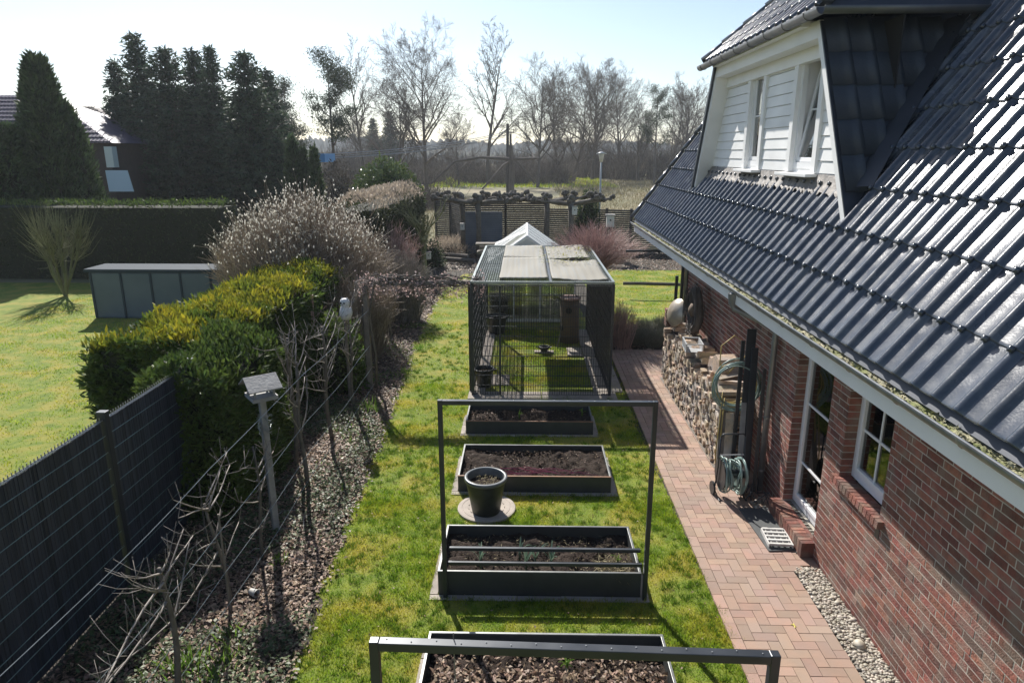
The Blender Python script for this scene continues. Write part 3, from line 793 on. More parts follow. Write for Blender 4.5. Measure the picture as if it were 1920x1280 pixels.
for i, (px, Y, top, kd, lab) in enumerate(TREES):
    h = topz(top, Y); H0 = (20.5, 19, 18, 17)[kd]
    t = empty('bare_tree', (at(px, Y), Y, -.1), i*1.3, lab, 'tree', 'bare trees beyond the field')
    s = h/H0; w = s*(1.05 if kd != 1 else 1)
    for nm, me in zip(('trunk', 'crown'), KINDS[kd]): inst(nm, me, t, sc=(w, w, s))
# pine trees with loose tufts
def tuft(P, n, r, size, wd, rg, flat=1.):
    Q = np.repeat(P, n, 0)+rg.normal(size=(len(P)*n, 3))*r*np.array([1, 1, flat]); D = rdir(len(Q), rg)+[0, 0, .35]
    return leafV(Q, D, rdir(len(Q), rg), rg.uniform(.6, 1.3, len(Q))*size, wd)
def pine(px, Y, top, lab, seed, bare=.45, name='pine_tree'):
    r = np.random.default_rng(seed); h = topz(top, Y); t = empty(name, (at(px, Y), Y, 0), 0, lab, 'tree')
    S = grow(r, h*.93, 4, .22, spread=.5, first=bare, nkids=(12, 5, 4), up=.18, ratio=.26, angle=(.7, 1.3), wob=.05, twigr=.02)
    segobj('trunk', S[S[:, 8] <= 1][:, :8], m_barkfar, t, 6, True); segobj('branches', S[S[:, 8] > 1][:, :8], m_barkfar, t)
    tips = S[S[:, 8] >= 2]; V, F = tuft(tips[:, 3:6], 9, .42, .30, .06, r, .5); npobj('crown', V, F, m_pine, t)
pine(632, 62, 112, 'lone tall pine with tufted crown and bare lower trunk', 4)
pine(1225, 118, 165, 'dark pine among the bare trees near the black roof', 9, .35)
pine(552, 66, 150, 'loose pine showing behind the right end of the dark spruces', 14, .3)
# spruces
def spruce_mesh(seed, H, Rb, dens=1., curve=.85):
    r = np.random.default_rng(seed); P = []; D = []; tr = []; tr.append((0, 0, 0, 0, 0, H*.97, Rb*.06, .02))
    z = H*.04
    while z < H*.985:
        u = 1-z/H; rad = Rb*min(u**curve, u*1.7+.0)*r.uniform(.65, 1.2)+.10; nb = max(4, int(9*u+4)); a0 = r.uniform(0, 6.3)
        for j in range(nb):
            a = a0+2*math.pi*j/nb+r.uniform(-.2, .2); L = rad*r.uniform(.65, 1.12); dz = -.12*L if u > .2 else .35*L
            m = max(4, int(L*9*dens)); f = np.linspace(.1, 1, m); x = f*L; zz = z+dz*f+.18*L*(f**2.2)
            c, s = math.cos(a), math.sin(a); tr.append((0, 0, z, c*L, s*L, zz[-1], .03, .01))
            q = np.stack([c*x, s*x, zz], 1); P.append(q); D.append(np.tile([c, s, -.1], (m, 1)))
        z += max(.22, .075*H*u**.5*.55)
    P = np.concatenate(P); D = np.concatenate(D); n = 5; P = np.repeat(P, n, 0)+r.normal(size=(len(P)*n, 3))*[.11, .11, .065]; D = np.repeat(D, n, 0)
    D = unit(D+r.normal(size=D.shape)*.75); V, F = leafV(P, D, rdir(len(P), r), r.uniform(.22, .48, len(P)), r.uniform(.07, .13, len(P)))
    V1, F1 = segV(np.array(tr), 5); return npmesh('trunk', V1, F1, m_barkfar), npmesh('crown', V, F, m_spruce)
SP = [spruce_mesh(21, 12, 3.0, 1.1), spruce_mesh(22, 11, 3.3, 1.1, .6), spruce_mesh(23, 10.5, 2.5, 1.2, .7)]
for i, (px, Y, top, kd, sw, lab) in enumerate([
        (292, 46, 68, 0, 1.0, 'tallest dark spruce with a slim ragged leader'),
        (250, 47, 118, 2, .9, 'spruce with pale feathery outer edge at the left end of the spruce group'),
        (344, 45, 92, 1, 1.0, 'dense broad spruce right of the tallest one'),
        (392, 48, 100, 2, 1.0, 'twin-tipped spruce in the middle of the spruce group'),
        (424, 46, 92, 0, .85, 'narrow pointed spruce in the middle of the spruce group'),
        (485, 44, 100, 1, 1.0, 'broad dark spruce with a blunt tip right of centre in the group'),
        (520, 49, 135, 2, 1.05, 'lower spruce at the right end of the spruce group')]):
    h = topz(top, Y); t = empty('spruce_tree', (at(px, Y), Y, 0), i*2.1, lab, 'tree', 'dark spruces beyond the clipped hedge')
    s = h/(12, 11, 10.5)[kd]
    for nm, me in zip(('trunk', 'crown'), SP[kd]): inst(nm, me, t, sc=(s*sw, s*sw, s))
for i, (px, Y, top, lab) in enumerate([(735, 150, 208, 'distant conical fir with broad base between the bare trees'), (703, 150, 222, 'distant small conical fir left of the broader one')]):
    h = topz(top, Y); t = empty('fir_tree', (at(px, Y), Y, 0), i, lab, 'tree'); s = h/12
    for nm, me in zip(('trunk', 'crown'), SP[0]): inst(nm, me, t, sc=(s*1.3, s*1.3, s))
# clipped thuja columns
def column(px, Y, top, w, lab, seed, mat=None, name='thuja_tree', n=9000, z0=.1, pw=.45, spiky=1., base=0., leaf=.26):
    r = np.random.default_rng(seed); h = topz(top, Y)-base; t = empty(name, (at(px, Y), Y, base), 0, lab, 'tree')
    u = r.uniform(0, 1, n)**.8; a = r.uniform(0, 6.283, n); rad = w*(np.clip(1-u, 0, 1)**pw)*(1+.13*np.sin(a*3+u*5)+.10*np.sin(a*7+u*17)+.06*np.sin(a*13-u*31))*r.uniform(.72, 1.04, n)
    P = np.stack([np.cos(a)*rad, np.sin(a)*rad, z0+u*h*.96], 1); P[:, 2] += (spiky == 1.)*np.where(u > .55, .35*np.sin(a*5+seed)*np.sin(a*2), 0)*(u > .55); D = np.stack([np.cos(a)*.5, np.sin(a)*.5, np.full(n, .8*spiky)], 1)+r.normal(size=(n, 3))*.35
    V, F = leafV(P, D, rdir(n, r), r.uniform(.6, 1.5, n)*leaf, leaf*.32); npobj('crown', V, F, mat or m_thuja, t)
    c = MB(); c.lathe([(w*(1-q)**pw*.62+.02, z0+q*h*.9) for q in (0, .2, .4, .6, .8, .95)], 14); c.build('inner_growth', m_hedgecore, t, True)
    MB().tube([(0, 0, -.05), (0, 0, h*.5)], .12, 6).build('trunk', m_bark, t)
column(118, 33, 108, 1.25, 'tall broad thuja with ragged tips left of the spruces', 31, n=16000, pw=.33)
column(150, 33.5, 190, 1.5, 'shorter thuja pressed against the right side of the tall broad one', 38, n=8000, pw=.4)
column(28, 31.5, 228, 1.15, 'dark clipped conifer at the very edge in front of the violet roof', 32, n=10000, pw=.15, spiky=.6)
column(-12, 31.5, 232, 1.0, 'dark clipped conifer cut off by the picture edge', 33, n=7000, pw=.15, spiky=.6)
column(560, 41, 262, .75, 'narrow cypress with a yellowish tip right of the spruces', 34, n=5000, pw=.55)
column(578, 41, 282, .45, 'thin cypress between the yellow-tipped and the last one', 35, n=3000, pw=.55)
column(598, 40.5, 280, .55, 'small dark cypress standing last in the row right of the spruces', 36, n=3500, pw=.6)

# ------------------------------------------------------------------ brush, broken limb, field grass
def brush(name, n, xs, ys, hh, mat, seed, lean=.5, rad=.02, kind='stuff', clump=60):
    r = np.random.default_rng(seed); k = max(1, n//clump); cx = r.uniform(*xs, k); cy = r.uniform(*ys, k); ch = r.uniform(*hh, k)
    i = r.integers(0, k, n); b = np.stack([cx[i]+r.normal(0, .7, n), cy[i]+r.normal(0, .7, n), np.zeros(n)], 1)
    d = unit(np.stack([r.normal(0, lean, n), r.normal(0, lean, n), np.ones(n)], 1)); L = ch[i]*r.uniform(.5, 1.1, n)
    m = b+d*L[:, None]*.55; d2 = unit(d+r.normal(0, .35, (n, 3))); e = m+d2*L[:, None]*.45; S = [np.hstack([b, m, np.full((n, 1), rad), np.full((n, 1), rad*.7)]), np.hstack([m, e, np.full((n, 1), rad*.7), np.full((n, 1), rad*.3)])]
    d3 = unit(d2+r.normal(0, .6, (n, 3))); S.append(np.hstack([m, m+d3*L[:, None]*.35, np.full((n, 1), rad*.5), np.full((n, 1), rad*.25)]))
    o = segobj(name, np.concatenate(S), mat); o['kind'] = kind; return o
brush('undergrowth', 7000, (-60, 8), (108, 136), (2.5, 6.5), m_brush, 41, .55, .035)
brush('undergrowth', 5000, (9, 60), (128, 158), (5, 11), m_brush, 42, .4, .04)
brush('undergrowth', 5000, (-80, 60), (118, 165), (3.5, 7.5), m_brush, 43, .45, .07)
brush('undergrowth', 2500, (-34, -8), (60, 74), (1.5, 3.6), m_brush, 44, .6, .028)
def greens(name, n, xs, ys, mat, size, seed, hgt=.6):
    r = np.random.default_rng(seed); P = np.stack([r.uniform(*xs, n), r.uniform(*ys, n), np.zeros(n)], 1)
    V, F = bladeV(P, np.stack([r.normal(0, .4, n), r.normal(0, .4, n), np.ones(n)], 1), rdir(n, r), r.uniform(.5, 1.2, n)*hgt, size); o = npobj(name, V, F, mat); o['kind'] = 'stuff'; return o
greens('tall_dry_grass', 30000, (-26, 34), (41, 80), m_drygrass, .05, 51, .38); greens('tall_dry_grass', 14000, (4, 55), (80, 130), m_drygrass, .10, 53, .5)
greens('green_meadow', 12000, (-30, 14), (104, 150), m_grass, .12, 52, .5)
r_ = np.random.default_rng(61)
fl = empty('broken_limb', (at(940, 84), 84, 0), 0, 'broken tree limb lying across a split stump left of the power pole', 'broken tree')
MB().tube([(1.2, 0, 0), (1.3, 0, 3), (1.1, 0, 5.9)], [.34, .30, .26], 8).build('stump', m_barkfar, fl)
MB().tube([(-11, 0, 1.2), (-8.4, .2, 1.5), (-5.5, 0, 4.0), (-2.5, 0, 4.5), (1.5, 0, 4.3), (4.5, 0, 4.4)], [.07, .10, .14, .17, .2, .12], 8).build('limb', m_barkfar, fl)
MB().tube([(-2.3, 0, .8), (.3, 0, 3.6), (1.5, 0, 4.3)], [.09, .14, .16], 8).build('limb', m_barkfar, fl)
MB().tube([(4.0, 0, 1.5), (2.4, 0, 3.4), (1.5, 0, 4.4)], [.09, .13, .16], 8).build('limb', m_barkfar, fl)

# ------------------------------------------------------------------ power pole, wires, lamp
pp = empty('power_pole', (at(955, 86), 86, 0), 0, 'dark wooden power pole in the dry field', 'power pole')
MB().tube([(-.2, 0, 0), (-.2, 0, 8.4)], [.2, .17], 8).build('post', m_postdark, pp); MB().tube([(.25, 0, 0), (.15, 0, 7.2)], [.16, .13], 8).build('brace', m_postdark, pp)
MB().bar((-.9, 0, 7.4), (.6, 0, 7.4), .12, .14).build('crossarm', m_postdark, pp)
for k, (ex, ez, sz) in enumerate([(600, 4.9, 7.42), (600, 4.7, 7.25), (596, 4.55, 7.0), (590, 4.5, 6.85)]):
    x0, x1 = at(955, 86)-.5, at(ex, 60); pts = [(x0+(x1-x0)*t, 86-26*t, sz+(ez-sz)*t-1.0*4*t*(1-t)*.45) for t in np.linspace(0, 1, 24)]
    tag(MB().tube(pts, .032, 4).build('overhead_wire', m_wiretop), ('topmost', 'second', 'third', 'lowest')[k]+' pale overhead wire sagging from the power pole towards the pines', 'wire', 'overhead wires')
lp = empty('street_lamp', (at(1122, 41), 41, 0), 0, 'grey street lamp with a small funnel-shaped head behind the slatted fence', 'street lamp')
MB().tube([(0, 0, 0), (0, 0, 4.55)], .055, 10).build('post', m_lamp, lp, True)
MB().lathe([(.09, 4.5), (.17, 4.93), (.17, 4.95)], 16).build('lantern', m_boxw, lp, True); MB().lathe([(.27, 4.94), (.30, 4.97), (.1, 5.05), (.02, 5.07)], 16).build('cap', m_lamp, lp, True)

# ------------------------------------------------------------------ slatted back fence
def slat_fence(P, h, lab, mat=m_slat, n=22, gap=.021, back=None):
    f = empty('slatted_fence', (0, 0, 0), 0, lab, 'fence', 'slatted fence sections at the far end of the garden')
    for i in range(len(P)-1):
        a = Vector((*P[i], 0)); b = Vector((*P[i+1], 0)); d = (b-a); L = d.length; ang = math.atan2(d.y, d.x)
        th = h/n; me = MB().box(-L/2+.02, L/2-.02, -.02, .02, 0, th-gap).mesh('slat', mat)
        for k in range(n):
            inst('slat', me, f, tuple((a+b)/2+Vector((0, rd.uniform(-.004, .004), .06+k*th))), (0, rd.uniform(-.0015, .0015), ang))
    for q in P: MB().box(q[0]-.06, q[0]+.06, q[1]+.02, q[1]+.14, 0, h+.1).build('post', m_postdark, f)
    return f
FY = 36.5
slat_fence([(at(867, FY), FY), (at(948, FY), FY)], 2.45, 'section of horizontal grey slats between the two darkest tree trunks')
slat_fence([(at(948, FY), FY), (at(1022, FY), FY)], 2.45, 'section of horizontal grey slats behind the white greenhouse ridge')
slat_fence([(at(1022, FY), FY), (at(1085, FY-.3), FY-.3), (at(1135, FY-.6), FY-.6), (at(1180, FY-.9), FY-.9), (at(1235, FY-1.2), FY-1.2), (at(1290, FY-1.5), FY-1.5), (at(1345, FY-1.8), FY-1.8)], 2.15, 'dark slatted fence running right behind the red twiggy maple', n=20)
slat_fence([(at(867, FY), FY), (at(845, FY+3), FY+3.), (at(818, FY+3.2), FY+3.2)], 2.45, 'slatted fence section turning away at the left behind the fruit tree')
sc_ = empty('blue_grey_screen', (at(872, 34.6), 34.6, 0), 0, 'blue-grey slatted screen panel left in front of the back fence', 'screen')
for k in range(20): MB().box(0, at(942, 34.6)-at(872, 34.6), 0, .03, .1+k*.104, .1+k*.104+.094).build('slat', m_bluegrey, sc_)
MB().box(.02, 1.9, .031, .045, .1, 2.17).build('backing', m_bluegrey, sc_)

# pollarded plane trees
def pollard(px, Y, seed, lab, h=2.75, arms=6, span=1.5):
    r = random.Random(seed); t = empty('pollarded_tree', (at(px, Y), Y, 0), 0, lab, 'tree', 'pollarded trees in front of the back fence')
    MB().tube([(0, 0, 0), (.04, 0, h*.5), (0, 0, h)], [.15, .12, .15], 10).build('trunk', m_bark, t, True)
    c = MB()
    def knob(p, s):
        for _ in range(5):
            q = Vector(p)+Vector((r.uniform(-1, 1), r.uniform(-1, 1), r.uniform(-.6, 1)))*s*.6
            c.lathe([(.01, -s*.6), (s*.5, -s*.3), (s*.6, 0), (s*.45, s*.4), (.01, s*.6)], 7, q)
    for k in range(arms):
        sx = (-1 if k % 2 else 1); L = span*r.uniform(.5, 1.1); y = r.uniform(-.5, .5); z1 = h+r.uniform(.0, .28)
        pts = [(0, 0, h-.15), (sx*L*.3, y*.4, h+r.uniform(-.12, .02)), (sx*L*.7, y*.8, h+.03+r.uniform(-.08, .08)), (sx*L, y, z1)]
        c.tube(pts, [.085, .07, .06, .055], 7); knob(pts[-1], .17)
        if r.random() < .7: q = Vector(pts[2]); e = q+Vector((r.uniform(-.1, .1), r.uniform(-.2, .2), .25)); c.tube([q, e], [.05, .05], 6); knob(e, .13)
    knob((0, 0, h+.1), .26); c.build('crown', m_bark, t, True)
for i, (px, Y, sp, ar, lab) in enumerate([(868, 34.6, 2.1, 9, 'pollarded tree with its trunk at the fence corner, arms reaching furthest left'), (897, 33.8, 2.3, 9, 'pollarded tree with the darkest straight trunk before the blue-grey screen'),
        (1024, 35.2, 2.4, 10, 'pollarded tree right above the greenhouse roof'), (1068, 33.6, 1.9, 10, 'pollarded tree with a white bird box, right end of the row')]):
    pollard(px, Y, 70+i, lab, arms=ar, span=sp)
def birdbox(px, Y, z, lab, s=1.):
    t = empty('bird_box', (at(px, Y), Y, z), 0, lab, 'bird box')
    MB().box(-.12*s, .12*s, -.1*s, .1*s, 0, .36*s).build('box', m_boxw, t); MB().box(-.15*s, .15*s, -.14*s, .12*s, .365*s, .40*s).build('roof', m_woodgrey, t)
    MB().lathe([(.03*s, 0), (.03*s, .004)], 10).build('entrance_hole', m_dark, t).matrix_local = Matrix.Translation((0, -.102*s, .22*s)) @ Matrix.Rotation(R(90), 4, 'X')
birdbox(1075, 33.3, 2.15, 'white bird box on the pollarded tree trunk near the lamp')
birdbox(1141, 33.5, 1.55, 'tall white bird box on a post before the dark slatted fence', 1.5)
tag(MB().tube([(at(1141, 33.7), 33.7, 0), (at(1141, 33.7), 33.7, 1.6)], .05, 8).build('bird_box_post', m_postdark), 'dark post carrying the tall white bird box', 'post')
column(1100, 36, 368, .75, 'dark clipped yew column below the pollard arms', 39, n=3500, pw=.3, leaf=.14, name='yew_bush')

# ------------------------------------------------------------------ neighbours on the left
def gable_roof(name, x0, x1, y0, y1, ez, rz, mat, lab, wallm, rows=14, cols=60, ridge_x=True):
    """hipped roof seen from its eave side with tile rows as geometry"""
    h = empty(name, (x0, y0, 0), 0, lab, 'house'); ym = (y0+y1)/2
    o = Vector((x0, y0, 0))
    def rel(p): return tuple(Vector(p)-o)
    MB().box(*[c for c in (0+.4, x1-x0-.4, .4, y1-y0-.4, 0, ez)]).build('wall', wallm, h)
    hp_ = (y1-y0)/2*1.45
    A, B, Cc, D = (x0, y0, ez), (x1, y0, ez), (x1-hp_*.9, ym, rz), (x0, ym, rz)
    base = MB().quad(rel(A), rel(B), rel(Cc), rel(D)).quad(rel(B), rel((x1, y1, ez)), rel(Cc)).quad(rel(D), rel(Cc), rel((x1, y1, ez)), rel((x0, y1, ez))).build('roof', mat, h)
    me = MB()
    tw = (x1-x0)/cols
    for r in range(rows):
        f0, f1 = r/rows, (r+1)/rows; xe = x1-hp_*.9*f0
        for c in range(cols):
            xa = x0+c*tw
            if xa+tw > xe: break
            y_0, y_1 = y0+(ym-y0)*f0, y0+(ym-y0)*f1; z_0, z_1 = ez+(rz-ez)*f0, ez+(rz-ez)*f1
            me.quad(rel((xa+.03, y_0, z_0+.10)), rel((xa+tw*.8, y_0, z_0+.10)), rel((xa+tw*.8, y_1, z_1+.03)), rel((xa+.03, y_1, z_1+.03)))
            me.quad(rel((xa+.03, y_0, z_0+.02)), rel((xa+tw*.8, y_0, z_0+.02)), rel((xa+tw*.8, y_0, z_0+.10)), rel((xa+.03, y_0, z_0+.10)))
    tag(me.build('roof_tiles', mat, base), kind='stuff'); return h
v = gable_roof('neighbour_house', at(-150, 40), at(228, 40), 40, 50, 5.55, 8.5, m_rooffar, 'brown-walled house with glossy violet tiled roof behind the thujas', m_wallbrown, 12, 52)
gable_roof('neighbour_house', at(60, 58), at(255, 58), 58, 66, 7.0, 8.9, m_roofbrown, 'house with matt brown roof glimpsed beside the spruces', m_wallbrown, 9, 30)
W0 = at(214, 39.8)
w = MB().box(W0-at(-150, 40)-.1, W0-at(-150, 40)+.35, -.1, .38, 4.2, 5.35).build('window', m_panelgl, v)
p = tag(MB().prism([(at(211, 39), 39, 2.9), (at(257, 39), 39, 2.9), (at(250, 39.6), 39.6, 4.05), (at(209, 39.6), 39.6, 4.05)], 1, (0, .06, 0)).build('glass_sheet', m_panelgl), 'pale greenish glass panel tilted against the brown house wall', 'panel'); fixn(p)
tag(MB().box(at(596, 55), at(615, 55), 55, 58, 4.3, 4.95).build('blue_tarpaulin', m_blue), 'patch of blue tarpaulin visible right of the last cypress', 'tarpaulin')

def hedge(name, x0, x1, y0, y1, z1, mat, lab, dens, leaf, seed, topmat=None, rot=0, org=None, amp=.06, top_dens=1., cat='hedge', arch=0.):
    r = np.random.default_rng(seed); cx, cy = (x0+x1)/2, (y0+y1)/2; h = empty(name, (cx, cy, 0), rot, lab, cat)
    hx, hy = (x1-x0)/2, (y1-y0)/2
    nx, ny, nz = max(3, int(hx*2/.4)), max(3, int(hy*2/.4)), 6
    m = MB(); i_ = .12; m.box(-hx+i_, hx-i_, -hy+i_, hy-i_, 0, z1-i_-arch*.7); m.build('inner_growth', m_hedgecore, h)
    def lump(a, b): return amp*(np.sin(a*2.1+seed)+np.sin(b*2.7+a*.7)+.6*np.sin(a*5.3+b*4.1))
    for part, faces in (('crown', (0, 1, 2, 3)), ('top', (4,))):
        PP, NN = [], []
        for f in faces:
            A = {0: 2*hx*z1, 1: 2*hx*z1, 2: 2*hy*z1, 3: 2*hy*z1, 4: 4*hx*hy*top_dens}[f]; n = int(A*dens)
            u, v_ = r.uniform(-1, 1, n), r.uniform(0, 1, n)
            if f < 2: s = -1 if f == 0 else 1; P = np.stack([u*hx, np.full(n, s*hy)+s*lump(u*hx, v_*z1), v_*z1], 1); N = [0, s, 0]
            elif f < 4: s = -1 if f == 2 else 1; P = np.stack([np.full(n, s*hx)+s*lump(u*hy, v_*z1), u*hy, v_*z1], 1); N = [s, 0, 0]
            else:
                w_ = r.uniform(-1, 1, n); P = np.stack([u*hx, w_*hy, z1+lump(u*hx, w_*hy)], 1); N = [0, 0, 1]
            if arch: P[:, 2] -= arch*(P[:, 0]/hx)**2*(P[:, 2] > z1*.75)
            P = P+r.normal(size=P.shape)*leaf*.45; PP.append(P); NN.append(np.tile(N, (n, 1)).astype(float))
        P = np.concatenate(PP); N = np.concatenate(NN); D = unit(N*.8+[0, 0, .45]+r.normal(size=P.shape)*.55)
        V, F = leafV(P, D, N+r.normal(size=P.shape)*.6, r.uniform(.6, 1.5, len(P))*leaf, leaf*.38, .1)
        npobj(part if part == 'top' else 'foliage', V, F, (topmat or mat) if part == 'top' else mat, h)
    return h
hedge('clipped_hedge', -34, at(436, 28), 27.4, 29, 3.0, m_bghedge, 'long dark clipped hedge with a pale top edge behind the neighbouring garden', 90, .13, 81, topmat=m_hedge, amp=.02)  # paler spray on top stands for the sun along the hedge top
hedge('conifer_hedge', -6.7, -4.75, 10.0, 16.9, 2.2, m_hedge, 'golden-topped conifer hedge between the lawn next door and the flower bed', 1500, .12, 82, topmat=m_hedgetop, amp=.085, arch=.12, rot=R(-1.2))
hedge('conifer_bush', -5.35, -4.15, 8.75, 10.9, 2.12, m_hedge, 'rounded green conifer bush at the end of the dark panel fence', 1700, .10, 83, amp=.09, cat='bush', arch=.25)
hedge('tall_hedge', -6.4, -4.95, 23, 33, 3.6, m_bghedge, 'tall arched hedge with a tan shorn top behind the white-flowering shrub', 260, .12, 84, topmat=m_twigtan, amp=.03, rot=R(-1), arch=.5)  # tan top material carries part of the sunlight on the shorn twigs

# pool and willow next door
pl = empty('garden_pool', (-10.6, 20.6, 0), 0, 'low blue-grey walled pool on the neighbouring lawn before the dark hedge', 'pool')
MB().box(-2.9, 2.9, 0, 1.0, 0, 1.45).build('wall', m_pool, pl, bevel=.05); MB().box(-3.0, 3.0, -.05, 1.1, 1.45, 1.56).build('rim', m_poolrim, pl, bevel=.02)
for k in range(7): MB().box(-2.85+k*.93, -2.79+k*.93, -.03, .0, .02, 1.44).build('strut', m_poolrim, pl)
wt = empty('pollard_willow', (at(112, 24), 24, 0), 0, 'many-stemmed willow with upright olive twigs before the dark hedge', 'tree')
r = np.random.default_rng(91); S = []
for k in range(9):
    a = k*.7; d = np.array([math.cos(a)*.38, math.sin(a)*.3, 1.]); p = np.zeros(3); 
    for i in range(5):
        q = p+unit(d)*.45; S.append((*p, *q, .06-.009*i, .052-.009*i)); 
        if i > 1:
            for _ in range(17):
                dd = unit(d+r.normal(0, .45, 3)); L = r.uniform(.5, 1.3); S.append((*q, *(q+dd*L*.5),   .012, .009)); e = q+dd*L*.5; dd = unit(dd+[0, 0, .6]); S.append((*e, *(e+dd*L*.6), .009, .004))
        p = q; d = d+r.normal(0, .12, 3)
S = np.array(S); segobj('trunk', S[S[:, 6] > .02], m_willow, wt, 7, True); segobj('crown', S[S[:, 6] <= .02], m_willow, wt, 3)

# ------------------------------------------------------------------ panel fence (double-wire mats with privacy strips)
def panel_fence():
    f = empty('panel_fence', (-4.75, 0, 0), 0, 'dark anthracite wire-mat fence filled with vertical privacy strips, left of the flower bed', 'fence')
    h = 2.12; ps = [-.45, 2.05, 4.58, 7.1, 9.15]
    sm = MB().box(-.006, .006, -.0285, .0285, .02, h-.03).mesh('privacy_strip', m_strip)
    hw = MB(); vw = MB(); sp = MB()
    for i in range(4):
        a, b = ps[i]+.04, ps[i+1]-.04; n = int((b-a)/.0615)
        for k in range(n): inst('privacy_strip', sm, f, (rd.uniform(-.004, .004), a+.035+k*.0615, 0), (0, 0, rd.uniform(-.05, .05)))
        for z in np.arange(.12, h, .2):
            m = MB().tube([(.016, a, z), (.016, b, z)], .0045, 5); m.build('wire_rod', m_wire, f)
            hw.tube([(-.016, a, z), (-.016, b, z)], .004, 4)
        y = a+.01
        while y < b:
            vw.box(.006, .011, y-.0028, y+.0028, 0, h); sp.box(-.004, .004, y-.004, y+.004, h-.02, h+.03); y += .05
        sp.tube([(.012, a, h-.012), (.012, b, h-.012)], .006, 5); sp.tube([(-.012, a, h-.012), (-.012, b, h-.012)], .006, 5)
    tag(vw.build('vertical_wires', m_strip, f), kind='stuff'); hw.build('rear_wires', m_wire, f); tag(sp.build('top_spikes', m_wiretop, f), kind='stuff')
    for y in ps:
        p = MB().box(-.05, .05, y-.04, y+.04, 0, h+.06).build('fence_post', m_strip, f, bevel=.004)
        MB().box(-.055, .055, y-.045, y+.045, h+.062, h+.085).build('post_cap', m_anth, p, bevel=.006)
panel_fence()

# ------------------------------------------------------------------ raised beds
def raised_bed(x0, x1, y0, y1, h, soil, lab, rim=m_rimalu, seed=1, edge=True, th=.024):
    cx, cy = (x0+x1)/2, (y0+y1)/2; b = empty('raised_bed', (cx, cy, 0), 0, lab, 'raised bed', 'raised vegetable beds in a row on the lawn')
    X, Y = (x1-x0)/2, (y1-y0)/2
    for q in ((-X, X, -Y, -Y+th), (-X, X, Y-th, Y), (-X, -X+th, -Y+th+.001, Y-th-.001), (X-th, X, -Y+th+.001, Y-th-.001)):
        MB().box(q[0], q[1], q[2], q[3], 0, h).build('side_panel', m_bedpanel, b, bevel=.004)
    e = .002
    for q in ((-X-e, X+e, -Y-e, -Y+th+e), (-X-e, X+e, Y-th-e, Y+e), (-X-e, -X+th+e, -Y+th+e+.001, Y-th-e-.001), (X-th-e, X+e, -Y+th+e+.001, Y-th-e-.001)):
        MB().box(q[0], q[1], q[2], q[3], h+.001, h+.014).build('rim', rim if q[3] < 0 or rim is m_rimalu else m_rimalu, b, bevel=.003)
    r = np.random.default_rng(seed); nx, ny = int(X*2/.022), int(Y*2/.022)
    gx, gy = np.meshgrid(np.linspace(-X+th, X-th, nx), np.linspace(-Y+th, Y-th, ny)); Z = np.zeros_like(gx)
    for k in range(26):
        a = r.uniform(0, 6.28); fq = r.uniform(3, 40); Z += np.sin(gx*math.cos(a)*fq+gy*math.sin(a)*fq+r.uniform(0, 6))*.05/(fq**.75)
    Z += r.normal(0, .006, Z.shape)+soil
    V = np.stack([gx, gy, Z], -1).reshape(-1, 3); idx = np.arange(nx*ny).reshape(ny, nx)
    F = np.stack([idx[:-1, :-1], idx[:-1, 1:], idx[1:, 1:], idx[1:, :-1]], -1).reshape(-1, 4); npobj('soil', V, F, m_soil, b, True)
    n = 900; P = np.stack([r.uniform(-X+.06, X-.06, n), r.uniform(-Y+.06, Y-.06, n), np.full(n, soil+.012)], 1); s = r.uniform(.006, .022, n)
    T = np.array([[1, 0, -.3], [-1, 0, -.3], [0, 1, -.3], [0, -1, -.3], [0, 0, .9]])[None]*s[:, None, None]; T = T+r.normal(size=T.shape)*s[:, None, None]*.3
    Fc = np.array([[0, 2, 4], [2, 1, 4], [1, 3, 4], [3, 0, 4]]); o = npobj('clods', (P[:, None]+T).reshape(-1, 3), (np.arange(n)[:, None, None]*5+Fc).reshape(-1, 3), m_soil, b); o['kind'] = 'stuff'
    if edge:   # paving stones set flush round the bed
        w = .10
        for (ax, bx, ay, by) in ((-X-w, X+w, -Y-w, -Y-.01), (-X-w, X+w, Y+.01, Y+w), (-X-w, -X-.01, -Y, Y), (X+.01, X+w, -Y, Y)):
            L = max(bx-ax, by-ay); k = max(1, round(L/.5))
            for i in range(k):
                if bx-ax > by-ay: q = (ax+L*i/k+.004, ax+L*(i+1)/k-.004, ay, by)
                else: q = (ax, bx, ay+L*i/k+.004, ay+L*(i+1)/k-.004)
                MB().box(*q, -.02, .008+rd.uniform(0, .006)).build('edging_stone', m_conc, b)
    return b, soil
B1 = raised_bed(-1.08, 1.26, 11.68, 12.52, .25, .17, 'raised bed nearest the wire aviary, with bare dark soil and rusty front rim', m_orange, 1)
B2 = raised_bed(-1.01, 1.32, 9.45, 10.62, .26, .18, 'raised bed with magenta chard stems lying along its front edge', m_orange, 2)
B3 = raised_bed(-1.0, 1.36, 6.92, 7.95, .31, .17, 'raised bed under the tall frame, with leek plants and two low rails', m_rimalu, 3)
B4 = raised_bed(-.95, 1.40, 4.75, 5.86, .33, .19, 'raised bed at the bottom of the picture, soil covered with brown leaf mulch', m_rimalu, 4)
r = np.random.default_rng(101)
def soil_scatter(n, x0, x1, y0, y1, z, ln, wd, mat, name, parent=None, flat=.35, yb=None):
    P = np.stack([r.uniform(x0, x1, n), r.uniform(y0, y1, n), z+r.uniform(0, .03, n)], 1); 
    V, F = leafV(P, rdir(n, r)*[1, 1, flat], rdir(n, r)*[.5, .5, 1]+[0, 0, .8], r.uniform(.6, 1.3, n)*ln, r.uniform(.6, 1.2, n)*wd, .35); V = V-(np.array(parent.location) if parent else 0)
    o = npobj(name, V, F, mat, parent); o['kind'] = 'stuff'; return o
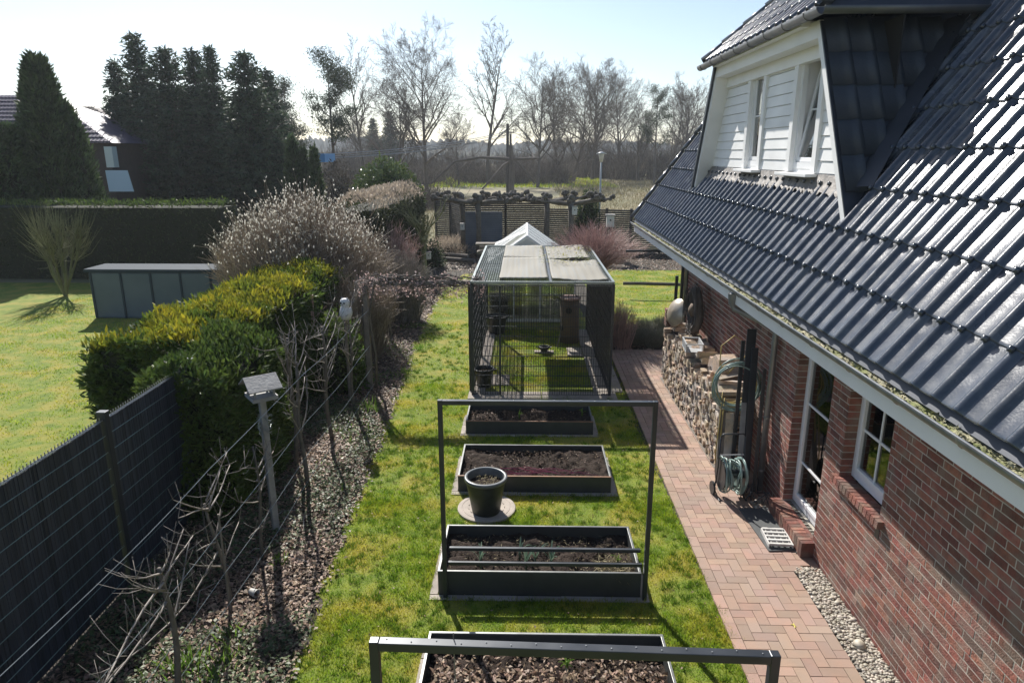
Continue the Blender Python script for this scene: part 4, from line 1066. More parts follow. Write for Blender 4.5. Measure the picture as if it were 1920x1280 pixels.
soil_scatter(3600, -.85, 1.33, 4.8, 5.45, .21, .075, .035, m_litter, 'leaf_mulch', B4[0]); soil_scatter(500, -.85, 1.33, 5.4, 5.75, .20, .05, .025, m_litter, 'leaf_scraps', B4[0])
soil_scatter(350, -.9, 1.3, 6.97, 7.9, .19, .05, .008, m_drygrass, 'straw', B3[0]); soil_scatter(240, .9, 1.3, 6.97, 7.4, .2, .14, .012, m_drygrass, 'dry_straw', B3[0], .6)
soil_scatter(260, -.9, 1.25, 9.5, 10.5, .2, .05, .012, m_litter, 'scraps', B2[0]); soil_scatter(160, -1, 1.2, 11.7, 12.4, .19, .05, .012, m_litter, 'scraps', B1[0])
ch = MB()
for k in range(24):
    x = rd.uniform(-.35, .85); y = rd.gauss(9.70, .09); L = rd.uniform(.3, .7); a = rd.gauss(0, .16); z = .215+rd.uniform(0, .04)
    ch.tube([(x-L/2, y-a*L/2, z), (x, y+rd.uniform(-.02, .02), z+.012), (x+L/2, y+a*L/2, z-.005)], [.004, .0045, .003], 4)
tag(ch.build('chard_stems', m_redstem), 'heap of thin magenta plant stems on the soil of the second bed', 'plant stems', kind='stuff')
def leek(x, y, z, lab, seed, n=7, L=.3, mat=m_leek, cat='leek plant', name='leek_plant', w=.014, bend=.5, grp='leek plants in the raised bed under the frame'):
    r = random.Random(seed); t = empty(name, (x, y, z), 0, lab, cat, grp); MB().lathe([(.012, -.02), (.013, .07), (.008, .1)], 8).build('stalk', m_leek if mat is m_leek else mat, t, True)
    for k in range(n):
        a = r.uniform(0, 6.28); l = L*r.uniform(.6, 1.15); b = bend*r.uniform(.4, 1.4); m = MB(); c, s = math.cos(a), math.sin(a); N = 5
        for i in range(N+1):
            u = i/N; rr = l*b*u**1.3; zz = .05+l*(u-(.75*b)*u*u*u); ww = w*(1-u**2.5)*.9+.001
            m.v += [(c*rr-s*ww, s*rr+c*ww, zz+.003), (c*rr, s*rr, zz-.003), (c*rr+s*ww, s*rr-c*ww, zz+.003)]
        for i in range(N): m.f += [(3*i, 3*i+1, 3*i+4, 3*i+3), (3*i+1, 3*i+2, 3*i+5, 3*i+4)]
        m.build('leaf', mat, t)
for i, (x, y, n, lab) in enumerate([(-.52, 7.22, 7, 'leek plant nearest the left frame post'), (.03, 7.2, 9, 'bushiest leek plant in the middle of the bed'), (.14, 7.3, 6, 'thin leek plant just right of the bushiest one'), (.33, 7.24, 7, 'right-hand leek plant with a drooping white-tipped leaf'), (-.05, 7.42, 4, 'small upright leek sprout behind the bushiest one')]):
    leek(x, y, .18, lab, i, n)
leek(1.14, 7.3, .18, 'low green seedling tuft in straw at the right end of the bed', 9, 8, .14, m_shoot, 'seedling', 'seedling_tuft', .01, .6, None)
leek(.42, 5.52, .19, 'tiny pale green seedling at the back of the leaf-covered bed', 12, 9, .1, m_shoot, 'seedling', 'seedling_tuft', .012, .8, None)
leek(-.1, 12.05, .17, 'small green sprout in the bed next to the aviary', 15, 6, .16, m_shoot, 'seedling', 'seedling_tuft', .01, .6, None)
leek(1.1, 12.2, .17, 'green sprout in the right corner of the bed next to the aviary', 16, 6, .14, m_shoot, 'seedling', 'seedling_tuft', .01, .6, None)

# frames
def frame(y, xl, xr, zt, lab, rails=(), z0=0., dz=0., t=.05):
    f = empty('climbing_trellis', (xl, y, z0), 0, lab, 'trellis', 'dark square-tube frames over the raised beds'); w = xr-xl
    MB().box(-t/2, t/2, -t/2, t/2, 0, zt-z0).build('post', m_anth, f, bevel=.004); MB().box(w-t/2, w+t/2, -t/2, t/2, 0, zt-z0-dz).build('post', m_anth, f, bevel=.004)
    b = MB().bar((t/2, 0, zt-z0-t/2-.002), (w-t/2, 0, zt-z0-dz-t/2-.002), t+.006, t, (0, 0, 1)).build('top_beam', m_anth, f, bevel=.004)
    sc = MB(); 
    for k in range(16): sc.lathe([(.0045, 0), (.004, .002), (.001, .003)], 6, (w*(k+.5)/16, .008*(-1)**k, zt-z0+.001-dz*(k+.5)/16))
    sc.build('screws', m_gutter, b)
    for (yy, zz) in rails:
        MB().bar((t/2+.01, yy, zz), (w-t/2-.01, yy, zz), .04, .04).build('rail', m_anth, f, bevel=.003)
    return f
frame(6.88, -.91, 1.40, 2.45, 'tall dark frame standing on the leek bed, with two rails folded low', rails=((.06, .42), (.20, .52)))
frame(3.32, -.86, 1.44, 2.30, 'dark frame in the foreground, its beam crossing the bottom of the picture', dz=.055, t=.055)
# cord with wood hanging from the near frame
cx = -.405
cordp = tag(MB().tube([(cx, 3.35, 2.33), (cx, 3.36, 2.2), (cx+.004, 3.36, 1.98)], .0035, 5).build('hanging_cord', m_reed), 'thin pale cord tied over the foreground frame beam', 'cord')
tag(MB().tube([(cx+.004, 3.36, 1.99), (cx, 3.36, 1.7)], [.012, .008], 6).build('wood_stick', m_wood), 'short wooden stick dangling on the cord below the foreground beam', 'stick')

# pot on round slab
sl = tag(MB().lathe([(.42, 0), (.42, .035), (.405, .04), (.36, .041), (.355, .036), (.345, .036), (.34, .041), (.0, .041)], 48, (-.545, 8.93, 0)).build('round_slab', m_conc, smooth=False), 'round concrete manhole-like slab set in the lawn under the tall pot', 'slab')
for k in range(36):
    a = k*R(10); MB()
for rr in (.1, .18, .26):
    n = int(rr*60)
    m = MB()
    for k in range(n):
        a = 6.283*k/n; m.bar((rr*math.cos(a)-.02*math.sin(a), rr*math.sin(a)+.02*math.cos(a), .045), (rr*math.cos(a)+.02*math.sin(a), rr*math.sin(a)-.02*math.cos(a), .045), .012, .008)
    m.build('relief_ring', m_conc, sl, loc=(-.545, 8.93, 0))
pt = empty('plant_pot', (-.545, 8.82, .04), 0, 'tall tapered dark green pot with a pale rim on the round slab', 'plant pot')
MB().lathe([(.19, 0), (.2, .01), (.285, .50)], 40, cap=False).build('body', m_pot, pt, True); MB().lathe([(.285, .50), (.305, .502), (.308, .54), (.295, .55), (.262, .55), (.258, .53), (.24, .40)], 40, cap=False).build('rim', m_potrim, pt, True)
MB().lathe([(.245, .44), (.12, .445), (.001, .445)], 30, cap=False).build('soil', m_soil, pt)
soil_scatter(120, -.72, -.37, 8.65, 9.0, .49, .05, .012, m_drygrass, 'dry_remains', pt)

# ------------------------------------------------------------------ lawn blades
def blades(name, n, xs, ys, poly, ln, wd, mat, seed, holes=(), dens=None, lean=.5):
    r = np.random.default_rng(seed); P = np.stack([r.uniform(*xs, n), r.uniform(*ys, n)], 1)
    j = P+r.normal(0, .04, P.shape); k = inpoly(j, poly)
    for (a, b, c, d) in holes: k &= ~((P[:, 0] > a) & (P[:, 0] < b) & (P[:, 1] > c) & (P[:, 1] < d))
    k &= np.hypot(P[:, 0]+.545, P[:, 1]-8.93) > .41
    f = np.sin(P[:, 0]*3.1+np.sin(P[:, 1]*2.3)*2)+np.sin(P[:, 1]*4.7+P[:, 0]*1.7); k &= r.uniform(0, 1, n) < .70+.15*f
    P = P[k]; n = len(P); f = f[k]; D = np.stack([r.normal(0, lean, n), r.normal(0, lean, n), np.ones(n)], 1)
    V, F = bladeV(np.c_[P, np.zeros(n)], D, rdir(n, r), r.uniform(.5, 1.3, n)*ln*(1+.22*f), r.uniform(.7, 1.3, n)*wd)
    o = npobj(name, V, F, mat); o['kind'] = 'stuff'
HOLES = [(-1.17, 1.36, 11.58, 12.62), (-1.1, 1.42, 9.36, 10.72), (-1.09, 1.45, 6.82, 8.05), (-1.05, 1.49, 4.6, 5.95), (-1.2, 1.9, 13.65, 20.2)]
blades('lawn_grass', 170000, (-2.5, 2.4), (5.2, 9.2), LAWN, .036, .007, m_grass, 201, HOLES)
blades('lawn_grass', 120000, (-2.8, 2.4), (9.2, 14.5), LAWN, .036, .009, m_grass, 202, HOLES)
blades('lawn_grass', 60000, (-3.3, 2.4), (14.5, 29), LAWN, .04, .016, m_grass, 203, HOLES)
blades('back_lawn_grass', 30000, (2.3, 7), (19.9, 30), LAWN2, .04, .02, m_grass, 204)
blades('neighbour_grass', 90000, (-16, -4.9), (6, 26), LAWN3, .04, .018, m_grass, 205)
blades('aviary_grass', 26000, (-.75, 1.35), (14.2, 19.6), [(-.78, 14.25), (1.35, 14.25), (1.4, 19.4), (-.7, 19.6)], .05, .012, m_grass, 206, [(-.4, .3, 16.9, 17.3)], lean=.6)
def clumps(n, m, xs, ys, poly, ln, wd, mat, seed):
    r = np.random.default_rng(seed); P = np.stack([r.uniform(*xs, n), r.uniform(*ys, n)], 1); P = P[inpoly(P, poly)]
    for (a, b, c, d) in HOLES: P = P[~((P[:, 0] > a) & (P[:, 0] < b) & (P[:, 1] > c) & (P[:, 1] < d))]
    P = P[np.hypot(P[:, 0]+.545, P[:, 1]-8.93) > .5]; Q = np.repeat(P, m, 0); o = r.normal(0, .022, Q.shape); k = len(Q)
    V, F = bladeV(np.c_[Q+o, np.zeros(k)], np.c_[o*14+r.normal(0, .25, Q.shape), np.ones(k)], rdir(k, r), r.uniform(.6, 1.2, k)*ln, wd); npobj('grass_clumps', V, F, mat)['kind'] = 'stuff'
clumps(1500, 26, (-2.4, 2.3), (5.2, 11), LAWN, .06, .008, m_tuft, 221); clumps(700, 22, (-3, 2.3), (11, 20), LAWN, .065, .012, m_tuft, 222)
clumps(200, 20, (-2.4, 2.3), (5.2, 12), LAWN, .03, .009, m_moss2, 223)
# tufts along the lawn edges and the foot of beds
E2 = np.concatenate([np.stack([np.full(900, x)+r.normal(0, .03, 900), r.uniform(5.2, 17.2, 900)], 1) for x in (2.17,)]+[np.stack([r.uniform(a, b, 500), np.full(500, y)+r.normal(0, .02, 500)], 1) for a, b, c, d in HOLES[:4] for y in (c, d)])
V, F = bladeV(np.c_[E2, np.zeros(len(E2))], np.c_[r.normal(0, .4, (len(E2), 2)), np.ones(len(E2))], rdir(len(E2), r), r.uniform(.03, .075, len(E2)), .008); npobj('edge_tufts', V, F, m_grass)['kind'] = 'stuff'
# flower bed: leaf litter, ivy, small weeds
BEDP = [(-4.68, 2), (-2.2, 2), (-2.28, 5.5), (-2.38, 6.56), (-2.5, 8.5), (-2.57, 10.6), (-2.74, 13.8), (-3.0, 18), (-3.17, 25.5), (-4.6, 25.5), (-4.66, 9)]
def cover(name, n, xs, ys, poly, ln, wd, mat, seed, z=.03, up=.35, patch=None, fold=.25):
    r = np.random.default_rng(seed); P = np.stack([r.uniform(*xs, n), r.uniform(*ys, n)], 1); k = inpoly(P+r.normal(0, .07, P.shape), poly)
    if patch is not None:
        f = np.sin(P[:, 0]*patch[0]+np.sin(P[:, 1]*1.3+patch[2])*2)+np.sin(P[:, 1]*patch[1]+P[:, 0]*1.1+patch[2]); k &= f+r.normal(0, .5, n) > patch[3]
    P = P[k]; n = len(P); V, F = leafV(np.c_[P, r.uniform(.005, z, n)], rdir(n, r)*[1, 1, up], rdir(n, r)*.45+[0, 0, 1], r.uniform(.6, 1.4, n)*ln, r.uniform(.7, 1.3, n)*wd, fold)
    o = npobj(name, V, F, mat); o['kind'] = 'stuff'
cover('leaf_litter', 30000, (-4.7, -2.2), (4, 14), BEDP, .058, .034, m_litter, 211, .045)
cover('leaf_litter', 16000, (-4.8, -2.4), (14, 26), BEDP, .07, .04, m_litter, 212, .04)
cover('ivy_cover', 25000, (-4.7, -2.2), (4, 14), BEDP, .05, .036, m_ivy, 213, .10, .5, (2.3, 1.9, 1., -.1))
cover('weed_cover', 9000, (-4.0, -2.3), (10, 20), BEDP, .06, .02, m_shoot, 214, .08, .9, (3.1, 2.3, 3., .7), .1)
cover('lawn_leaves', 700, (-2.4, 2.2), (5.3, 20), LAWN, .035, .02, m_litter, 215, .045)
def tuft_plant(x, y, n, L, w, mat, lab, name, cat, seed, bend=.35, grp=None, sp=.16):
    r = np.random.default_rng(seed); t = empty(name, (x, y, 0), 0, lab, cat, grp); P = np.c_[r.normal(0, sp, (n, 2)), np.zeros(n)]; d = unit(np.c_[P[:, :2]*1.2+r.normal(0, .25, (n, 2)), np.ones(n)])
    l = r.uniform(.5, 1.1, n)*L; S = unit(np.cross(d, rdir(n, r))); a = P; b = P+d*l[:, None]*.55; c = b+unit(d*[1+bend*2, 1+bend*2, .8])*l[:, None]*.45
    V = np.stack([a-S*w/2, a+S*w/2, b+S*w*.45, b-S*w*.45, c+S*w*.08, c-S*w*.08], 1).reshape(-1, 3); i = np.arange(n)[:, None]*6
    npobj('foliage', V, np.concatenate([i+[0, 1, 2, 3], i+[3, 2, 4, 5]]), mat, t); return t
def g(px, py): # ground point seen at a photo pixel
    c, s = math.cos(PITCH), math.sin(PITCH); v = Vector((px-960, 0, 0)); f = Vector((0, c, -s))*1280; u = Vector((0, s, c))*(640-py); q = v+f+u
    q.rotate(Matrix.Rotation(YAW, 3, 'Z')); t = 5/-q.z; return (q.x*t, q.y*t)
for i, (px, py, n, L, lab) in enumerate([(345, 1255, 90, .24, 'large clump of bright green bulb shoots at the bottom of the flower bed'), (430, 1235, 40, .2, 'smaller clump of green shoots beside the thin stake'), (405, 1275, 40, .2, 'low green shoots between the large clump and the lawn'),
        (697, 770, 70, .3, 'green tuft of bulb leaves at the foot of the second vine post'), (430, 1195, 26, .2, 'single upright green shoot cluster behind the clumps'), (525, 1055, 30, .15, 'small green weed tuft in the shadow of the bird table post'),
        (640, 920, 24, .14, 'tiny bright green tuft at the foot of the fork-branched espalier tree'), (787, 655, 30, .25, 'bulb leaves beside the lawn left of the aviary'), (760, 700, 26, .2, 'low bulb leaves in the litter before the aviary')]):
    x, y = g(px, py); tuft_plant(x, y, n, L, .014, m_shoot, lab, 'bulb_plant', 'plant', 300+i, sp=.12 if n > 60 else .06)
tag(MB().lathe([(.035, 0), (.05, .10), (.045, .10), (.03, .01)], 20).build('clay_pot', m_terra), 'small pale pot lying on its side in the flower bed', 'pot').matrix_world = Matrix.Translation((*g(470, 1115), .055)) @ Matrix.Rotation(R(95), 4, 'Y') @ Matrix.Rotation(.4, 4, 'X')

# ------------------------------------------------------------------ espalier row: wires, stakes, trees
for z in (.2, .6, 1.1, 1.85):
    pts = [(-3.27+.02*math.sin(y*1.1+z), y, z-.03*math.sin((y % 3.2)/3.2*math.pi)) for y in np.arange(2, 14.2, .4)]
    tag(MB().tube(pts, .004, 4).build('training_wire', m_galv), {.2: 'lowest', .6: 'second lowest', 1.1: 'second highest', 1.85: 'topmost'}[z]+' galvanised training wire along the espalier row', 'wire', 'training wires')
def espalier(x, y, h, lab, seed, arms, top=0., name='espalier_tree', tilt=0., thick=.035):
    r = random.Random(seed); t = empty(name, (x, y, 0), 0, lab, 'tree', 'trained fruit trees in the flower bed'); m = MB(); N = 7
    tp = [(tilt*z_/h+.02*math.sin(z_*4+seed), .03*math.sin(z_*3+seed), z_) for z_ in [h*i/N for i in range(N+1)]]
    m.tube(tp, [thick*(1-.45*i/N) for i in range(N+1)], 8); m.build('trunk', m_bark, t, True)
    for (z, side, L, up) in arms:
        b = MB(); p = Vector((tilt*z/h, 0, z)); pts = [p]; d = Vector((r.uniform(-.06, .06), side, up)).normalized(); n = max(3, int(L/.14))
        for i in range(n):
            d = (d+Vector((r.uniform(-.09, .09), 0, r.uniform(-.13, .16)))).normalized(); pts.append(pts[-1]+d*L/n)
        b.tube(pts, [.0105*(1-.75*i/n)+.0018 for i in range(n+1)], 6)
        for i in range(1, n+1):
            for _ in range(r.choice((0, 1, 1, 2, 3))):
                q = pts[i]; e = Vector((r.uniform(-.6, .6), r.uniform(-.6, .6), r.uniform(-.1, 1))).normalized(); l = r.uniform(.06, .36)
                mm = q+e*l*.5+Vector((0, 0, .02)); b.tube([q, mm, mm+(e+Vector((0, 0, .5))).normalized()*l*.5], [.0042, .0032, .002], 4)
                if r.random() < .6: b.lathe([(.001, -.012), (.008, 0), (.001, .014)], 5, mm+(e+Vector((0, 0, .5))).normalized()*l*.5)
        b.build('branch', m_barkpale, t, True)
    return t
def AR(r, hs, L, both=True, up=.15):
    A = []
    for h in hs:
        for s in ((-1, 1) if both else (r.choice((-1, 1)),)): A.append((h+r.uniform(-.08, .08), s, L*r.uniform(.5, 1.2), up+r.uniform(-.1, .3)))
    return A
q = random.Random(5)
espalier(-3.22, 5.25, 1.45, 'trained fruit tree at the lower left with a knobbly cut head', 401, AR(q, (1.2, 1.3, 1.4), .55, up=.3)+[(.8, 1, .9, .6), (1.3, -1, 1.6, -.25), (1.1, -1, 1.5, -.3)], thick=.034)
espalier(-3.32, 6.6, 1.35, 'thin fruit tree leaning beside the bamboo stake', 402, AR(q, (.6, .85, 1.2, 1.3), .6, up=.4)+[(.75, -1, 1.9, -.12), (1.25, 1, .8, .2)], tilt=-.12, thick=.025)
espalier(-3.3, 7.6, 1.55, 'slender dark fruit tree just in front of the bird table post', 406, AR(q, (.5, .9, 1.3), .55, up=.3)+[(1.1, 1, .8, .2)], thick=.024)
espalier(-3.42, 9.65, 2.0, 'fruit tree forking low behind the bird table post', 403, AR(q, (1.25, 1.6, 1.9), .8, up=.5)+[(.85, -1, .9, 1.0), (.85, 1, 1.2, .9), (1.95, 1, .7, 1.6), (1.95, -1, .7, 1.5)], thick=.038)
espalier(-3.5, 11.35, 2.1, 'densely branched fruit tree in the middle of the row', 404, AR(q, (1.0, 1.2, 1.45, 1.7, 1.9, 2.05), .8, up=.3)+[(1.1, 1, 1.2, .7)], thick=.04)
espalier(-3.45, 12.9, 2.0, 'fruit tree below the white ceramic owl', 405, AR(q, (.9, 1.2, 1.5, 1.8, 1.95), .75, up=.35), thick=.035)
espalier(-3.75, 10.3, 2.2, 'pruned fruit tree with stubby upright shoots against the conifer hedge', 407, [(1.5, -1, .8, 1.2), (1.6, 1, .7, 1.5), (2.0, 1, .35, 2), (2.1, -1, .5, 1.6)], thick=.04)
def stake(px, py, h, r_, mat, lab, name='wooden_stake', cat='stake', tilt=0.):
    x, y = g(px, py); return tag(MB().tube([(x, y, -.02), (x+tilt, y, h)], [r_, r_*.9], 8).build(name, mat, smooth=False), lab, cat)
stake(433, 1150, 1.25, .013, m_wood, 'thin grey bamboo stake in the lower flower bed', 'bamboo_stake')
stake(657, 750, 1.95, .035, m_wood, 'thick grey post under the white owl'); stake(690, 730, 1.9, .03, m_bark, 'mossy vine post left of the aviary, nearer one')
stake(733, 640, 2.0, .035, m_wood, 'vine post under the middle of the pergola beam'); stake(612, 730, 1.5, .02, m_wood, 'thin stake among the dense fruit tree branches')
stake(548, 845, 1.0, .015, m_bark, 'short dark stake by the forking fruit tree'); stake(722, 560, 2.55, .05, m_wood, 'pale-capped round post rising behind the pergola beam')
stake(387, 1010, .9, .012, m_bark, 'slim dark stake in front of the panel fence')

# bird table
bt = empty('bird_table', (-3.40, 8.28, 0), R(-52), 'grey wooden bird table with a small gabled roof on a tall post', 'bird table')
MB().bar((0, 0, -.02), (-.04, 0, 1.93), .085, .085).build('post', m_woodgrey, bt, bevel=.012)
o = bt; X0 = -.04
MB().box(X0-.17, X0+.17, -.15, .15, 1.93, 1.955).build('floor', m_woodgrey, bt)
for a in ((-.17, .17, -.16, -.145), (-.17, .17, .145, .16), (-.185, -.17, -.16, .16), (.17, .185, -.16, .16)): MB().box(X0+a[0], X0+a[1], a[2], a[3], 1.935, 1.985).build('ledge', m_woodgrey, bt)
for sx in (-1, 1):
    for sy in (-1, 1): MB().box(X0+sx*.145-.012, X0+sx*.145+.012, sy*.12-.012, sy*.12+.012, 1.955, 2.115).build('corner_post', m_woodgrey, bt)
for sx in (-1, 1): fixn(MB().prism([(X0, -.21, 2.225), (X0+sx*.24, -.21, 2.085), (X0+sx*.24, -.21, 2.10), (X0, -.21, 2.243)], 1, (0, .42, 0)).build('roof_board', m_woodgrey, bt))
for k in range(30):
    pass
m = MB(); rr_ = random.Random(3)
for k in range(45):
    a = rr_.uniform(0, 6.28); z = rr_.uniform(1.45, 1.7); m.tube([(.06*math.cos(a)*.8-.03, .06*math.sin(a), z), (.11*math.cos(a)-.03+.03, .1*math.sin(a), z+rr_.uniform(-.06, .06)), (.07*math.cos(a+1.2)-.02, .08*math.sin(a+1.2), z-.05)], .003, 4)
m.build('twine', m_galv, bt)

# owl
ow = empty('owl_figurine', (-3.40, 12.55, 1.95), R(-20), 'white ceramic owl figurine perched on a thick grey post', 'figurine')
MB().lathe([(.02, 0), (.085, .01), (.115, .07), (.12, .14), (.10, .21), (.072, .25), (.09, .29), (.098, .34), (.085, .385), (.045, .41), (.01, .415)], 24, sy=.85).build('body', m_owl, ow, True)
for s in (-1, 1):
    MB().lathe([(.028, 0), (.012, .03), (.001, .05)], 8, (s*.055, 0, .385)).build('ear', m_owl, ow, True)
    MB().lathe([(.001, 0), (.03, .03), (.04, .1), (.02, .17), (.001, .19)], 12, (s*.105, .02, .06), sx=.7).build('wing', m_owl, ow, True)
    MB().lathe([(.018, 0), (.018, .006)], 12).build('eye', m_dark, ow).matrix_local = Matrix.Translation((s*.035, -.078, .335)) @ Matrix.Rotation(R(90), 4, 'X')
MB().lathe([(.012, 0), (.001, .03)], 8).build('beak', m_wood, ow).matrix_local = Matrix.Translation((0, -.08, .31)) @ Matrix.Rotation(R(110), 4, 'X')

# pergola beam with vine
pg = empty('vine_pergola', (-3.35, 14, 0), 0, 'weathered beam with a twisted leafless vine, fixed to the aviary corner', 'pergola')
MB().bar((-.05, 0, 2.37), (2.42, 0, 2.42), .12, .07).build('beam', m_wood, pg, bevel=.006)
MB().bar((0, 0, 0), (0, 0, 2.33), .10, .10).build('post', m_wood, pg, bevel=.006); MB().bar((2.2, .02, 0), (2.2, .02, 2.34), .09, .09).build('post', m_postdark, pg, bevel=.006)
rv = random.Random(8); m = MB()
for k in range(22):
    x = rv.uniform(-.1, .6); pts = []; L = rv.uniform(.8, 2.2); ph = rv.uniform(0, 6)
    for i in range(12): u = i/11; pts.append((min(x+L*u, 2.45), .06*math.sin(ph+u*7)+rv.uniform(-.03, .03), 2.42+.10*math.sin(ph*2+u*5)+rv.uniform(-.03, .05)))
    m.tube(pts, .010+rv.random()*.010, 5)
m.tube([(.1, .1, 0), (.14, .05, .8), (.05, .0, 1.6), (.2, 0, 2.4), (.8, .03, 2.5)], [.035, .03, .03, .025, .02], 7); m.build('vine', m_bark, pg, True)
rl = np.random.default_rng(9); n = 1500; P = np.stack([rl.uniform(-.15, 2.5, n), rl.normal(0, .12, n), 2.42+rl.normal(0, .10, n)-np.abs(rl.normal(0, .10, n))], 1)
V, F = leafV(P, rdir(n, rl)*[1, 1, 1]-[0, 0, .5], rdir(n, rl), rl.uniform(.03, .08, n), .03, .3); npobj('dry_leaves', V, F, m_twigred, pg)
S = []
for k in range(260):
    p = np.array([rl.uniform(-.2, 2.4), rl.normal(0, .1), 2.42]); d = unit(rl.normal(size=3)+[0, 0, -.1]); L = rl.uniform(.1, .4); S.append((*p, *(p+d*L), .006, .003))
segobj('vine_twigs', S, m_barkpale, pg)
for k, (px, py) in enumerate([(722, 560), (690, 620), (705, 600), (650, 640), (668, 600)]):
    x, y = g(px, py); m = MB(); zt = rv.uniform(1.6, 2.1)
    m.tube([(x, 14.3, .0), (x-.05, 14.4, .9), (x+.05, 14.2, zt)], .016, 5)
    for j in range(14):
        a = rv.uniform(.3, zt); e = Vector((rv.uniform(-.5, .5), rv.uniform(-.4, .4), rv.uniform(-.3, .4))); m.tube([(x, 14.3, a), Vector((x, 14.3, a))+e*.5, Vector((x, 14.3, a))+e+Vector((0, 0, rv.uniform(-.2, .2)))], .0045, 4)
    tag(m.build('climbing_rose', m_twigred), ['bare reddish climber under the middle of the pergola beam', 'bare reddish climber hanging left of the aviary post', 'tangled red-brown climber between the pergola posts', 'bare climber behind the white owl', 'bare climber at the left pergola post'][k], 'shrub')
# loose prunings lying between bed and lawn
m = MB()
for k in range(60):
    x = rv.uniform(-4.2, -2.6); y = rv.uniform(7, 19); a = rv.uniform(0, 6.3); L = rv.uniform(.15, .6); m.tube([(x, y, .03), (x+math.cos(a)*L*.5, y+math.sin(a)*L*.5, .06+rv.random()*.05), (x+math.cos(a+.3)*L, y+math.sin(a+.3)*L, .03)], .006, 4)
tag(m.build('fallen_twigs', m_barkpale), kind='stuff')

# ------------------------------------------------------------------ wire aviary
def aviary():
    x0, x1, y0, y1, h = -1.10, 1.80, 13.75, 19.35, 2.43
    A = empty('wire_aviary', (x0, y0, 0), 0, 'large walk-in aviary of dark welded wire mesh with reed mats on its roof', 'aviary')
    def L(x, y, z=0): return (x-x0, y-y0, z)
    X, Y = x1-x0, y1-y0
    for (x, y) in ((0, 0), (X, 0), (0, Y), (X, Y), (0, Y/2), (X, Y/2), (X*.2, 0)):
        t = .03 if (x, y) != (X*.2, 0) else .02
        MB().box(x-t, x+t, y-t, y+t, 0, h-.05 if t < .03 else h).build('post', m_anth, A)
    def panel(name, a, b, up, wv=.05, wh=.2, mat=m_anth, rv=.0042, rh=.0045, double=True):
        m = MB(); a = Vector(a); b = Vector(b); d = b-a; n = int(d.length/wv); u = Vector(up)
        nrm = d.cross(u).normalized()*.007
        for k in range(n+1): p = a+d*(k/n); m.bar(p, p+u, rv*2, rv*2)
        k = int(u.length/wh)
        for i in range(k+1):
            q = u*(i/k)
            for s_ in ((-1, 1) if double else (1,)): m.bar(a+q+nrm*s_, b+q+nrm*s_, rh*2, rh*2, (u.x+.01, u.y, u.z) if abs(d.normalized().z) < .9 else (1, 0, 0))
        return m.build(name, mat, A)
    zt = h-.02
    panel('mesh_panel', (X*.2, 0, .03), (X, 0, .03), (0, 0, zt-.05)); panel('mesh_panel', (0, 0, .03), (X*.2, 0, .03), (0, 0, zt-.05))
    panel('mesh_panel', (0, 0, .03), (0, Y, .03), (0, 0, zt-.05)); panel('mesh_panel', (X, 0, .03), (X, Y, .03), (0, 0, zt-.05)); panel('mesh_panel', (0, Y, .03), (X, Y, .03), (0, 0, zt-.05))
    for i in range(3):
        a, b = Y*i/3+.01, Y*(i+1)/3-.01
        panel('roof_mesh', (0, a, h), (X, a, h), (0, b-a, 0), mat=m_galv, rv=.004, rh=.0045)
    MB().bar((X*.56, -.02, h+.02), (X*.56, Y, h+.02), .05, .03).build('roof_bar', m_anth, A)
    for (a, b) in (((0, 0, h+.03), (X, 0, h+.03)), ((0, Y, h+.03), (X, Y, h+.03)), ((0, 0, h+.03), (0, Y, h+.03)), ((X, 0, h+.03), (X, Y, h+.03))):
        MB().bar(a, b, .05, .035).build('top_rail', m_galv, A)
    # dark angle shadow-net on the right wall, inner side
    return L
AL = aviary()
def mat_sheet(x0, x1, y0, y1, z, lab, seed, curl=.03):
    nx, ny = 24, 20; gx, gy = np.meshgrid(np.linspace(x0, x1, nx), np.linspace(y0, y1, ny)); r = np.random.default_rng(seed)
    Z = z+.02*np.sin(gx*5+seed)*np.sin(gy*2.2)+curl*((gy-y0)/(y1-y0)-.5)**2*2*(1+np.sin(gx*2+seed))+.004*np.sin(gx*90)
    V = np.stack([gx, gy, Z], -1).reshape(-1, 3); idx = np.arange(nx*ny).reshape(ny, nx); F = np.stack([idx[:-1, :-1], idx[:-1, 1:], idx[1:, 1:], idx[1:, :-1]], -1).reshape(-1, 4)
    o = npobj('reed_mat', V, F, m_reed, None, True); md = o.modifiers.new('s', 'SOLIDIFY'); md.thickness = .008; return tag(o, lab, 'mat', 'reed mats on the aviary roof')
mat_sheet(-.55, .48, 14.05, 17.0, 2.475, 'tan reed mat on the front of the aviary roof, left of the middle bar', 1)
mat_sheet(.56, 1.72, 13.95, 16.6, 2.475, 'greyer reed mat on the front right of the aviary roof, curling upward', 2, .05)
mat_sheet(-.55, .48, 17.05, 19.2, 2.48, 'reed mat at the rear of the aviary roof, left of the middle bar', 3)
mat_sheet(.56, 1.6, 16.9, 19.2, 2.48, 'reed mat at the rear of the aviary roof under the maple twigs', 4)
r = np.random.default_rng(77); n = 260; P = np.stack([r.uniform(.3, 1.7, n), r.uniform(15.8, 18.8, n), np.full(n, 2.53)], 1); V, F = leafV(P, rdir(n, r)*[1, 1, .2], rdir(n, r)*.3+[0, 0, 1], r.uniform(.04, .09, n), .035, .2)
npobj('fallen_yellow_leaves', V, F, m_hedgetop)['kind'] = 'stuff'
